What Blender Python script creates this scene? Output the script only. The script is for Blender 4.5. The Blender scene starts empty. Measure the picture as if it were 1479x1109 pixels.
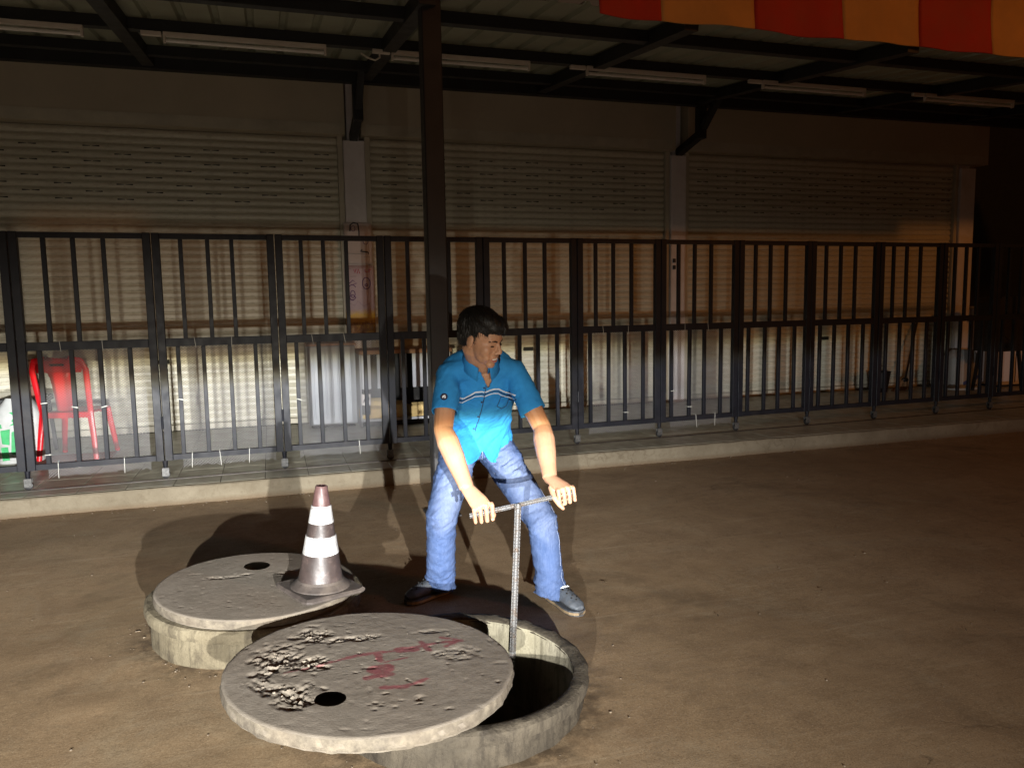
import bpy, bmesh, math, random
import numpy as np
from mathutils import Vector, Matrix
from mathutils.bvhtree import BVHTree
R = math.radians
SC = bpy.context.scene
COL = SC.collection
random.seed(7)

# ------------------------------------------------------------------ camera
cd = bpy.data.cameras.new('camera'); cam = bpy.data.objects.new('camera', cd); COL.objects.link(cam)
cd.sensor_width = 36; cd.lens = 36 * 1111 / 1479; cd.clip_end = 300; cd.clip_start = .05
YAW, PIT, ROL = R(17.314), R(6.192), R(-0.925)
_f = Vector((math.sin(YAW) * math.cos(PIT), math.cos(YAW) * math.cos(PIT), -math.sin(PIT)))
_r = Vector((math.cos(YAW), -math.sin(YAW), 0)); _u = _r.cross(_f)
_r2 = math.cos(ROL) * _r + math.sin(ROL) * _u; _u2 = -math.sin(ROL) * _r + math.cos(ROL) * _u
cam.matrix_world = Matrix(((_r2.x, _u2.x, -_f.x, 0), (_r2.y, _u2.y, -_f.y, 0), (_r2.z, _u2.z, -_f.z, 1.5), (0, 0, 0, 1)))
SC.camera = cam
SC.view_settings.view_transform = 'Standard'; SC.view_settings.look = 'None'
SC.view_settings.exposure = 0; SC.view_settings.gamma = 1; SC.view_settings.use_curve_mapping = False
SC.cycles.use_denoising = True; SC.cycles.max_bounces = 6; SC.cycles.diffuse_bounces = 3; SC.cycles.glossy_bounces = 3
SC.cycles.transparent_max_bounces = 8; SC.cycles.sample_clamp_indirect = 4

# ------------------------------------------------------------------ night sky and lamps
w = bpy.data.worlds.new('World'); SC.world = w; w.use_nodes = True
bg = w.node_tree.nodes['Background']; bg.inputs[0].default_value = (1.0, .60, .36, 1); bg.inputs[1].default_value = .029

def headlamp(name, loc, power, az0):
    """dipped beam of a parked car standing behind the camera: flat cut-off at lamp height, glare above it"""
    L = bpy.data.lights.new(name, 'POINT'); L.energy = power; L.shadow_soft_size = .022; L.use_nodes = True
    nt = L.node_tree; N = nt.nodes; K = nt.links
    em = N['Emission']
    tc = N.new('ShaderNodeTexCoord'); sp = N.new('ShaderNodeSeparateXYZ'); K.new(tc.outputs['Normal'], sp.inputs[0])
    def M(op, a, b=None, c=None):
        n = N.new('ShaderNodeMath'); n.operation = op
        for i, v in enumerate((a, b, c)):
            if v is None: continue
            if isinstance(v, (int, float)): n.inputs[i].default_value = v
            else: K.new(v, n.inputs[i])
        return n.outputs[0]
    e = M('MULTIPLY', M('ARCSINE', sp.outputs['Z']), 180 / math.pi)
    az = M('SUBTRACT', M('MULTIPLY', M('ARCTAN2', sp.outputs['X'], sp.outputs['Y']), 180 / math.pi), az0)
    ramp = N.new('ShaderNodeValToRGB'); cr = ramp.color_ramp
    t = M('DIVIDE', M('ADD', e, 40), 60)           # -40 .. +20 degrees
    K.new(t, ramp.inputs[0])
    def pos(d): return (d + 40) / 60
    st = [(-40, (.03, .03, .03)), (-27, (.045, .044, .040)), (-18, (.13, .127, .118)), (-13.5, (.37, .36, .34)), (-10.3, (.66, .65, .625)), (-7.5, (.92, .91, .885)), (-5, (.80, .79, .77)),
          (-2.4, (.95, .95, .93)), (-.75, (1.0, 1.0, .98)), (-.25, (.72, .66, .46)), (.15, (.21, .160, .100)), (.7, (.120, .111, .095)),
          (4, (.076, .069, .058)), (7.5, (.018, .016, .013)), (10, (.0095, .0086, .007)), (14, (.0055, .005, .0042)), (20, (.0045, .004, .0034))]
    while len(cr.elements) < len(st): cr.elements.new(.5)
    for el, (d, c) in zip(cr.elements, st): el.position = pos(d)
    for el, (d, c) in zip(cr.elements, st): el.color = (*c, 1)
    right = M('MAXIMUM', az, 0); left = M('MAXIMUM', M('MULTIPLY', az, -1), 0)
    gz = M('ADD', M('POWER', M('DIVIDE', right, 31), 3), M('POWER', M('DIVIDE', left, 42), 2))
    g = M('MULTIPLY_ADD', M('POWER', 2.71828, M('MULTIPLY', gz, -1)), .95, .05)
    front = M('GREATER_THAN', sp.outputs['Y'], 0)
    K.new(ramp.outputs[0], em.inputs[0]); K.new(M('MULTIPLY', g, front), em.inputs[1])
    o = bpy.data.objects.new(name, L); o.location = loc; COL.objects.link(o)
headlamp('headlamp', (-1.0, -1.65, .945), 4600, -3)
headlamp('headlamp', (.40, -1.65, .945), 4600, -3)
L = bpy.data.lights.new('street_lamp_light', 'POINT'); L.energy = 780; L.color = (1, .34, .07); L.shadow_soft_size = .35
o = bpy.data.objects.new('street_lamp_light', L); o.location = (11.5, -5.5, 6.5); COL.objects.link(o)

# ------------------------------------------------------------------ materials
def ramp_set(cr, stops):
    while len(cr.elements) < len(stops): cr.elements.new(.5)
    for el, (p, c) in zip(cr.elements, stops): el.position = p
    for el, (p, c) in zip(cr.elements, stops): el.color = (*c, 1) if len(c) == 3 else c
class G:
    """small node-graph helper"""
    def __init__(s, name):
        s.m = bpy.data.materials.new(name); s.m.use_nodes = True; s.nt = s.m.node_tree; s.N = s.nt.nodes; s.K = s.nt.links
        s.b = s.N['Principled BSDF']; s.tc = s.N.new('ShaderNodeTexCoord')
    def co(s, scale=(1, 1, 1), kind='Object'):
        m = s.N.new('ShaderNodeMapping'); m.inputs['Scale'].default_value = scale if isinstance(scale, tuple) else (scale,) * 3
        s.K.new(s.tc.outputs[kind], m.inputs[0]); return m.outputs[0]
    def noise(s, scale, detail=6, rough=.6, vec=None, dist=0):
        n = s.N.new('ShaderNodeTexNoise'); n.inputs['Scale'].default_value = scale; n.inputs['Detail'].default_value = detail
        n.inputs['Roughness'].default_value = rough; n.inputs['Distortion'].default_value = dist
        s.K.new(vec if vec is not None else s.tc.outputs['Object'], n.inputs['Vector']); return n.outputs['Fac']
    def vor(s, scale, feature='F1', vec=None):
        n = s.N.new('ShaderNodeTexVoronoi'); n.feature = feature; n.inputs['Scale'].default_value = scale
        s.K.new(vec if vec is not None else s.tc.outputs['Object'], n.inputs['Vector']); return n.outputs['Distance']
    def ramp(s, fac, stops):
        n = s.N.new('ShaderNodeValToRGB'); ramp_set(n.color_ramp, stops); s.K.new(fac, n.inputs[0]); return n.outputs[0]
    def mr(s, v, a, b, c=0., d=1.):
        n = s.N.new('ShaderNodeMapRange'); n.inputs[1].default_value = a; n.inputs[2].default_value = b; n.inputs[3].default_value = c; n.inputs[4].default_value = d
        s.K.new(v, n.inputs[0]); return n.outputs[0]
    def math(s, op, a, b=None):
        n = s.N.new('ShaderNodeMath'); n.operation = op
        for i, v in enumerate((a, b)):
            if v is None: continue
            if isinstance(v, (int, float)): n.inputs[i].default_value = v
            else: s.K.new(v, n.inputs[i])
        return n.outputs[0]
    def mix(s, fac, a, b, mode='MIX'):
        n = s.N.new('ShaderNodeMix'); n.data_type = 'RGBA'; n.blend_type = mode
        for i, v in ((0, fac), (6, a), (7, b)):
            if isinstance(v, (int, float)): n.inputs[i].default_value = v
            elif isinstance(v, tuple): n.inputs[i].default_value = (*v, 1)
            else: s.K.new(v, n.inputs[i])
        return n.outputs[2]
    def attr(s, name):
        n = s.N.new('ShaderNodeAttribute'); n.attribute_name = name; return n.outputs['Fac']
    def rnd(s):
        n = s.N.new('ShaderNodeObjectInfo'); return n.outputs['Random']
    def xyz(s, kind='Object'):
        n = s.N.new('ShaderNodeSeparateXYZ'); s.K.new(s.tc.outputs[kind], n.inputs[0]); return n.outputs
    def out(s, color, rough=.7, metal=0., spec=.5, bump=None, bstr=.3, bdist=.01):
        def st(k, v):
            if isinstance(v, (int, float)): s.b.inputs[k].default_value = v
            elif isinstance(v, tuple): s.b.inputs[k].default_value = (*v, 1)
            else: s.K.new(v, s.b.inputs[k])
        st('Base Color', color); st('Roughness', rough); st('Metallic', metal); st('Specular IOR Level', spec)
        if bump is not None:
            n = s.N.new('ShaderNodeBump'); n.inputs['Strength'].default_value = bstr; n.inputs['Distance'].default_value = bdist
            s.K.new(bump, n.inputs['Height']); s.K.new(n.outputs[0], s.b.inputs['Normal'])
        return s.m
def plain(name, col, rough=.6, var=.22, scale=9, metal=0., spec=.5, bump=.15, bscale=90, dirt=None, dirt_amt=.35):
    g = G(name)
    n = g.noise(scale, 8, .65)
    lo = tuple(c * (1 - var) for c in col); hi = tuple(min(1, c * (1 + var)) for c in col)
    c = g.ramp(n, [(.3, lo), (.7, hi)])
    if dirt: c = g.mix(g.mr(g.noise(scale * .45, 9, .72), .5, .72, 0, dirt_amt), c, dirt)
    bb = g.noise(bscale, 4)
    return g.out(c, g.mr(g.noise(scale * 2, 5), .3, .7, max(0, rough - .08), min(1, rough + .08)), metal, spec, bb, bump, .004)
MT = {}
# ground: worn brown screed with red dust
g = G('ground_screed')
big = g.noise(.55, 8, .62); mid = g.noise(3.2, 9, .7, dist=.6); fine = g.noise(38, 6, .7)
c = g.ramp(big, [(.30, (.20, .142, .088)), (.5, (.265, .195, .128)), (.72, (.33, .255, .178))])
c = g.mix(g.mr(mid, .45, .68, 0, .55), c, (.165, .110, .066))
c = g.mix(g.mr(g.noise(1.5, 9, .75, dist=1.2), .52, .66, 0, .5), c, (.28, .235, .175))
c = g.mix(g.mr(fine, .55, .75, 0, .35), c, (.05, .04, .03))
grit = g.noise(170, 3, .6); c = g.mix(g.mr(grit, .55, .68, 0, .38), c, (.42, .35, .26)); c = g.mix(g.mr(grit, .45, .33, 0, .45), c, (.075, .055, .036))
mot = g.noise(11, 9, .78, dist=1.4); c = g.mix(g.mr(mot, .50, .62, 0, .38), c, (.15, .108, .068)); c = g.mix(g.mr(g.noise(19, 8, .8), .58, .66, 0, .4), c, (.36, .30, .22))
swv = g.co((.9, 5.5, 1)); sw = g.noise(2.4, 8, .7, swv, .8)
c = g.mix(g.mr(sw, .56, .70, 0, .30), c, (.32, .265, .20))
wv_ = g.N.new('ShaderNodeVectorMath'); wv_.operation = 'MULTIPLY_ADD'; nn_ = g.N.new('ShaderNodeTexNoise'); nn_.inputs['Scale'].default_value = 1.6; nn_.inputs['Detail'].default_value = 7; g.K.new(g.tc.outputs['Object'], nn_.inputs['Vector'])
g.K.new(nn_.outputs['Color'], wv_.inputs[0]); wv_.inputs[1].default_value = (1.1, 1.1, 1.1); g.K.new(g.tc.outputs['Object'], wv_.inputs[2])
cr_ = g.vor(.7, 'DISTANCE_TO_EDGE', wv_.outputs[0])
crk = g.mr(g.math('ADD', cr_, g.math('MULTIPLY', g.noise(9, 4), .05)), .021, .030, 1, 0)
crk = g.math('MULTIPLY', crk, g.mr(g.noise(.45, 3), .5, .6))
c = g.mix(g.math('MULTIPLY', crk, .4), c, (.05, .036, .024))
def gdist(x, y):
    vm = g.N.new('ShaderNodeVectorMath'); vm.operation = 'DISTANCE'; g.K.new(g.tc.outputs['Object'], vm.inputs[0]); vm.inputs[1].default_value = (x, y, 0); return vm.outputs['Value']
for (x_, y_, r_) in ((.612, 2.715, .49), (-.125, 3.70, .455)):      # grime that gathers round the rings
    gm = g.math('MULTIPLY', g.mr(g.math('ADD', gdist(x_, y_), g.math('MULTIPLY', g.noise(6, 7, .7), .22)), r_ + .10, r_ + .26, 1, 0), g.mr(g.noise(14, 7, .75), .38, .55))
    c = g.mix(g.math('MULTIPLY', gm, .75), c, (.045, .032, .022))
for sc_, an_ in ((2.0, .5), (2.6, -.35)):                             # faint sweeping marks left by trowel, broom and tyres
    mp_ = g.N.new('ShaderNodeMapping'); mp_.inputs['Rotation'].default_value = (0, 0, an_); mp_.inputs['Scale'].default_value = (.5, 7, 1); g.K.new(g.tc.outputs['Object'], mp_.inputs[0])
    st_ = g.noise(sc_, 9, .72, mp_.outputs[0], .5); am = g.math('MULTIPLY', g.mr(st_, .56, .66), g.mr(g.noise(.9 + an_, 5, .65), .46, .6))
    c = g.mix(g.math('MULTIPLY', am, .38), c, (.40, .34, .26)); sw = g.math('ADD', sw, g.math('MULTIPLY', am, .25))
c = g.mix(g.math('MULTIPLY', g.mr(g.noise(.9, 8, .7, dist=.5), .56, .66), .5), c, (.105, .078, .052))
c = g.mix(1.0, c, (1.0, .95, .83), 'MULTIPLY')
h = g.math('ADD', g.math('ADD', g.math('MULTIPLY', mid, .6), g.math('MULTIPLY', fine, .45)), g.math('MULTIPLY', g.math('ADD', sw, g.math('MULTIPLY', grit, .5)), .5))
h = g.math('SUBTRACT', h, g.math('MULTIPLY', crk, .5))
MT['ground'] = g.out(c, g.mr(mid, .3, .7, .62, .9), 0, .35, h, .22, .008)
def concrete(name, a, b, stain, bs=.6, streak=False):
    g = G(name); n1 = g.noise(4, 9, .7); n2 = g.noise(22, 7, .7); n3 = g.noise(95, 5, .7)
    c = g.ramp(n1, [(.3, a), (.7, b)])
    c = g.mix(g.mr(g.noise(7, 9, .75, dist=.7), .50, .66, 0, .75), c, stain)
    if streak: c = g.mix(g.mr(g.noise(6, 8, .7, g.co((5, 5, .5))), .48, .62, 0, .55), c, stain)
    c = g.mix(g.mr(n3, .56, .72, 0, .5), c, tuple(x * .45 for x in a))
    h = g.math('ADD', g.math('MULTIPLY', n2, .6), g.math('MULTIPLY', n3, .4))
    return g.out(c, g.mr(n2, .3, .7, .72, .95), 0, .3, h, bs, .012)
MT['ring'] = concrete('ring_concrete', (.095, .078, .049), (.175, .150, .100), (.036, .028, .018), .7, True)
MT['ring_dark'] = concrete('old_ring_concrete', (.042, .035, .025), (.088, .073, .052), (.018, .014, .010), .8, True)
MT['pit'] = concrete('pit_concrete', (.20, .18, .12), (.36, .33, .25), (.07, .06, .04), .6, True)
g = G('lid_concrete'); n1 = g.noise(5, 9, .7); n2 = g.noise(30, 7, .72); n3 = g.noise(120, 5, .7)
c = g.ramp(n1, [(.3, (.150, .128, .100)), (.52, (.200, .173, .139)), (.72, (.25, .220, .18))])
c = g.mix(g.mr(g.noise(11, 9, .75), .55, .7, 0, .6), c, (.11, .086, .062))
c = g.mix(g.mr(n3, .58, .74, 0, .4), c, (.07, .055, .04))
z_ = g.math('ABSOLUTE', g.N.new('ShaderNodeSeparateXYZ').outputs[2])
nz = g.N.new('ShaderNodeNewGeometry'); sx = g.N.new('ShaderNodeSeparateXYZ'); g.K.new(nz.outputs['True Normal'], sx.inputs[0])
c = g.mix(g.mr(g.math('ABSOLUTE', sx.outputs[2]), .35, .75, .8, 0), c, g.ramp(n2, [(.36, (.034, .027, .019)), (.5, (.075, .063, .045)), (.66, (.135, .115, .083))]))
pm_ = g.math('MULTIPLY', g.attr('paint'), g.mr(g.math('ADD', g.math('MULTIPLY', n2, .6), g.math('MULTIPLY', n3, .4)), .33, .50, .35, .85))
c = g.mix(g.mr(g.noise(2.2, 5, .6), .45, .62, 0, .35), c, (.12, .092, .066)); c = g.mix(pm_, c, (.165, .034, .042))
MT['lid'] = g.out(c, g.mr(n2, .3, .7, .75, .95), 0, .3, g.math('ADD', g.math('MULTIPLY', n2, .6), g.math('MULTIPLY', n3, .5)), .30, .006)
MT['rubble'] = plain('rubble_stone', (.18, .15, .115), .9, .4, 40)
g = G('kerb_concrete'); n1 = g.noise(2.2, 9, .7); n2 = g.noise(16, 8, .75); n3 = g.noise(80, 5)
c = g.ramp(n1, [(.3, (.120, .099, .067)), (.7, (.195, .168, .120))])
c = g.mix(g.mr(n2, .5, .68, 0, .55), c, (.10, .078, .05))
zc = g.xyz()[2]
c = g.mix(g.mr(g.math('ADD', zc, g.math('MULTIPLY', n2, .06)), .04, .075, .7, 0), c, (.11, .076, .045))
wv_ = g.N.new('ShaderNodeVectorMath'); wv_.operation = 'MULTIPLY_ADD'; nn_ = g.N.new('ShaderNodeTexNoise'); nn_.inputs['Scale'].default_value = 2.6; nn_.inputs['Detail'].default_value = 8; g.K.new(g.tc.outputs['Object'], nn_.inputs['Vector'])
g.K.new(nn_.outputs['Color'], wv_.inputs[0]); wv_.inputs[1].default_value = (.9, .9, .9); g.K.new(g.tc.outputs['Object'], wv_.inputs[2])
kc = g.math('MULTIPLY', g.mr(g.vor(1.1, 'DISTANCE_TO_EDGE', wv_.outputs[0]), .002, .012, 1, 0), g.mr(g.noise(.8, 3), .5, .56))
c = g.mix(g.math('MULTIPLY', kc, .4), c, (.07, .05, .03))
MT['kerb'] = g.out(c, .9, 0, .3, g.math('ADD', n2, g.math('MULTIPLY', n3, .3)), .5, .012)
g = G('floor_tile'); n1 = g.noise(6, 7, .6); n2 = g.noise(1.1, 6, .6)
c = g.ramp(g.rnd(), [(0, (.27, .265, .205)), (1, (.33, .32, .255))])
c = g.mix(g.mr(n1, .45, .7, 0, .45), c, (.16, .14, .10)); c = g.mix(g.mr(n2, .5, .7, 0, .35), c, (.24, .20, .14))
MT['tile'] = g.out(c, g.mr(n1, .3, .7, .28, .55), 0, .5, g.noise(60, 4), .06, .003)
MT['grout'] = plain('grout', (.05, .045, .035), .9)
g = G('shutter_paint'); n1 = g.noise(1.3, 8, .6); n2 = g.noise(14, 7, .7, g.co((1, 1, 3)))
c = g.ramp(g.rnd(), [(0, (.56, .53, .42)), (1, (.63, .60, .485))])
c = g.mix(g.mr(n1, .45, .7, 0, .35), c, (.42, .38, .28)); c = g.mix(g.mr(n2, .50, .70, 0, .5), c, (.30, .25, .17))
wv = g.N.new('ShaderNodeTexWave'); wv.inputs['Scale'].default_value = 7; wv.inputs['Distortion'].default_value = .2; g.K.new(g.tc.outputs['Object'], wv.inputs[0])
MT['shutter'] = g.out(c, g.mr(n2, .3, .7, .32, .5), 0, .5, g.math('ADD', g.noise(40, 4), g.mr(wv.outputs['Fac'], .8, 1, 0, .6)), .10, .003)
MT['shutter_trim'] = plain('shutter_trim', (.50, .46, .36), .5, .15, 3, dirt=(.3, .25, .18))
MT['wall'] = plain('wall_paint', (.50, .44, .33), .8, .10, 1.2, bump=.1, dirt=(.36, .30, .21))
MT['pillar'] = plain('pillar_paint', (.74, .70, .70), .75, .08, 3, dirt=(.42, .37, .33), dirt_amt=.45)
MT['black_steel'] = plain('dark_painted_steel', (.009, .010, .0145), .52, .25, 7, bump=.1, dirt=(.04, .034, .028), dirt_amt=.3, spec=.25)
MT['post_steel'] = plain('post_paint', (.020, .019, .020), .5, .25, 5, bump=.1, dirt=(.05, .034, .026), dirt_amt=.4)
MT['frame_steel'] = plain('canopy_steel', (.014, .014, .015), .6, .3, 4)
MT['sheet'] = plain('roof_sheet', (.26, .27, .20), .5, .15, 1.5, dirt=(.12, .10, .07), dirt_amt=.5)
MT['zinc'] = plain('zinc_plate', (.085, .085, .082), .45, .5, 60, metal=.35)
MT['steel_rail'] = plain('floor_rail', (.045, .038, .032), .5, .3, 10, metal=.4)
MT['white_plastic'] = plain('white_plastic', (.70, .68, .64), .45, .06, 8)
MT['tube'] = plain('lamp_tube', (.75, .73, .70), .25, .03, 4, bump=0)
MT['lamp_body'] = plain('lamp_body', (.62, .56, .50), .45, .08, 6)
MT['dark'] = plain('dark_gap', (.012, .011, .010), .8)
MT['mesh'] = plain('wire_mesh', (.25, .25, .26), .5, .2, 12)
MT['red'] = plain('red_plastic', (.52, .007, .014), .34, .12, 7, bump=.04)
MT['awning_red'] = plain('awning_red', (.48, .030, .014), .7, .15, 3, bump=.3, bscale=180)
MT['awning_cream'] = plain('awning_orange', (.66, .34, .10), .7, .12, 3, bump=.3, bscale=180)
g = G('rebar_steel'); n = g.noise(26, 7, .7)
c = g.ramp(n, [(.3, (.085, .087, .094)), (.5, (.12, .118, .115)), (.66, (.09, .060, .04))])
MT['rebar'] = g.out(c, .42, .25, .5, g.noise(120, 4), .2, .002)
# traffic cone
g = G('cone_rubber'); n1 = g.noise(9, 9, .72); n2 = g.noise(40, 6, .7)
c = g.ramp(n1, [(.32, (.022, .0165, .0148)), (.52, (.037, .0265, .0238)), (.7, (.060, .045, .040))])
c = g.mix(g.mr(g.noise(18, 9, .75, dist=1.), .56, .68, 0, .55), c, (.14, .10, .088))
MT['cone'] = g.out(c, g.mr(n2, .3, .7, .38, .62), 0, .5, n2, .25, .003)
MT['cone_tip'] = plain('cone_tip_pink', (.075, .040, .037), .5, .25, 22, dirt=(.06, .03, .03), dirt_amt=.8)
g = G('reflective_band'); n1 = g.noise(13, 9, .78); n2 = g.noise(30, 8, .75, dist=1.5)
c = g.ramp(n1, [(.3, (.30, .30, .295)), (.7, (.42, .42, .41))]); c = g.mix(g.mr(n2, .53, .64, 0, .8), c, (.13, .11, .095))
MT['band'] = g.out(c, .4, 0, .5, g.noise(70, 4), .12, .002)
# person
g = G('skin'); n1 = g.noise(14, 6); n2 = g.noise(160, 4)
c = g.ramp(n1, [(.3, (.38, .205, .122)), (.7, (.46, .255, .155))]); c = g.mix(g.mr(n2, .5, .75, 0, .25), c, (.40, .19, .12))
MT['skin'] = g.out(c, .48, 0, .45, n2, .12, .001)
g.b.inputs['Subsurface Weight'].default_value = .08; g.b.inputs['Subsurface Radius'].default_value = (.01, .004, .002)
g = G('hair'); n1 = g.noise(60, 5, .7, g.co((1.0, 3.0, .25)))
MT['hair'] = g.out(g.ramp(n1, [(.3, (.003, .0028, .0025)), (.7, (.009, .008, .007))]), .5, 0, .3, n1, .5, .004)
def cloth(name, col, var=.15, wscale=420):
    g = G(name); n1 = g.noise(7, 8, .65); n2 = g.noise(30, 6, .7)
    c = g.ramp(n1, [(.3, tuple(x * (1 - var) for x in col)), (.7, tuple(min(1, x * (1 + var)) for x in col))])
    c = g.mix(g.mr(n2, .5, .75, 0, .25), c, tuple(x * .7 for x in col))
    wv = g.math('ADD', g.noise(wscale, 3), g.math('MULTIPLY', n2, 1.2))
    return g.out(c, .85, 0, .25, wv, .35, .003)
MT['shirt'] = cloth('shirt_cotton', (.024, .225, .56))
MT['shirt_in'] = cloth('shirt_collar_lining', (.13, .10, .14))
MT['stripe'] = plain('white_print', (.62, .66, .72), .8, .08, 30)
MT['navy'] = plain('navy_print', (.015, .020, .055), .7, .2, 30)
g = G('denim'); n1 = g.noise(6, 8, .7); n2 = g.noise(25, 7, .75, g.co((3, 3, .6))); n3 = g.noise(330, 3)
c = g.ramp(n1, [(.3, (.034, .060, .138)), (.7, (.060, .095, .20))])
c = g.mix(g.mr(n2, .45, .72, 0, .45), c, (.11, .15, .27))
c = g.mix(g.math('MULTIPLY', g.attr('fade'), g.mr(n2, .3, .7, .55, 1)), c, (.31, .35, .45))
MT['denim'] = g.out(c, .88, 0, .2, g.math('ADD', n3, g.math('MULTIPLY', n2, .8)), .4, .003)
MT['seam'] = plain('denim_seam', (.16, .19, .28), .8, .2, 60)
MT['shoe'] = plain('shoe_foam', (.062, .072, .086), .6, .25, 25, dirt=(.12, .10, .08), dirt_amt=.5)
MT['sole'] = plain('shoe_sole', (.30, .22, .13), .7, .25, 25)
MT['eye'] = plain('eye_dark', (.02, .014, .012), .25)
MT['teeth'] = plain('teeth', (.66, .62, .55), .35, .05)
MT['lip'] = plain('lip', (.36, .13, .11), .45)
# things behind the gate
MT['cabinet'] = plain('cabinet_paint', (.25, .27, .305), .45, .1, 4, dirt=(.28, .27, .26))
MT['wood_edge'] = plain('table_edge', (.36, .20, .12), .6, .2, 12)
MT['greypanel'] = plain('grey_panel', (.36, .37, .40), .5, .1, 6)
MT['yellow'] = plain('yellow_card', (.60, .44, .19), .8, .18, 12)
MT['brown_card'] = plain('brown_card', (.36, .20, .10), .85, .2, 12)
MT['bag_white'] = plain('woven_bag', (.42, .43, .42), .55, .12, 9, bump=.5, bscale=40)
MT['bag_green'] = plain('bag_green_print', (.045, .34, .12), .6, .3, 14)
MT['bag_blue'] = plain('bag_blue_print', (.05, .09, .34), .6, .3, 14)
MT['mat_brown'] = plain('brown_cloth', (.24, .105, .075), .85, .3, 14)
MT['black_plastic'] = plain('black_plastic', (.012, .012, .013), .5, .3, 9)
MT['paper'] = plain('paper', (.60, .55, .54), .55, .06, 5, dirt=(.44, .38, .36))
g = G('glossy_poster'); z = g.xyz()[2]; n = g.noise(14, 6, .7); n2 = g.noise(26, 7, .75, dist=1.5)
c = g.ramp(g.math('ADD', z, g.math('MULTIPLY', n, .10)), [(.0, (.42, .20, .05)), (.20, (.50, .26, .04)), (.33, (.62, .40, .06)), (.40, (.50, .40, .46)), (.55, (.55, .44, .50)), (1., (.58, .46, .50))])
c = g.mix(g.mr(g.math('MULTIPLY', n2, g.mr(z, .18, .26, 1.35, .6)), .55, .66, 0, .75), c, (.16, .06, .03))
MT['poster'] = g.out(c, .12, 0, .6, n, .9, .02)
MT['ink_purple'] = plain('ink_purple', (.12, .04, .16), .6); MT['ink_red'] = plain('ink_red', (.45, .04, .07), .6); MT['ink_black'] = plain('ink_black', (.02, .02, .025), .6)
MT['water'] = plain('pit_water', (.008, .007, .006), .08, bump=.02)
MT['leaf'] = plain('dry_leaf', (.055, .034, .016), .8, .4, 60)
MT['tie'] = plain('cable_tie', (.42, .42, .38), .5)
MT['blackout'] = plain('blackout_paint', (.018, .016, .014), .9)  # near-black colour of the added wall, darkness put into the paint

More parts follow.
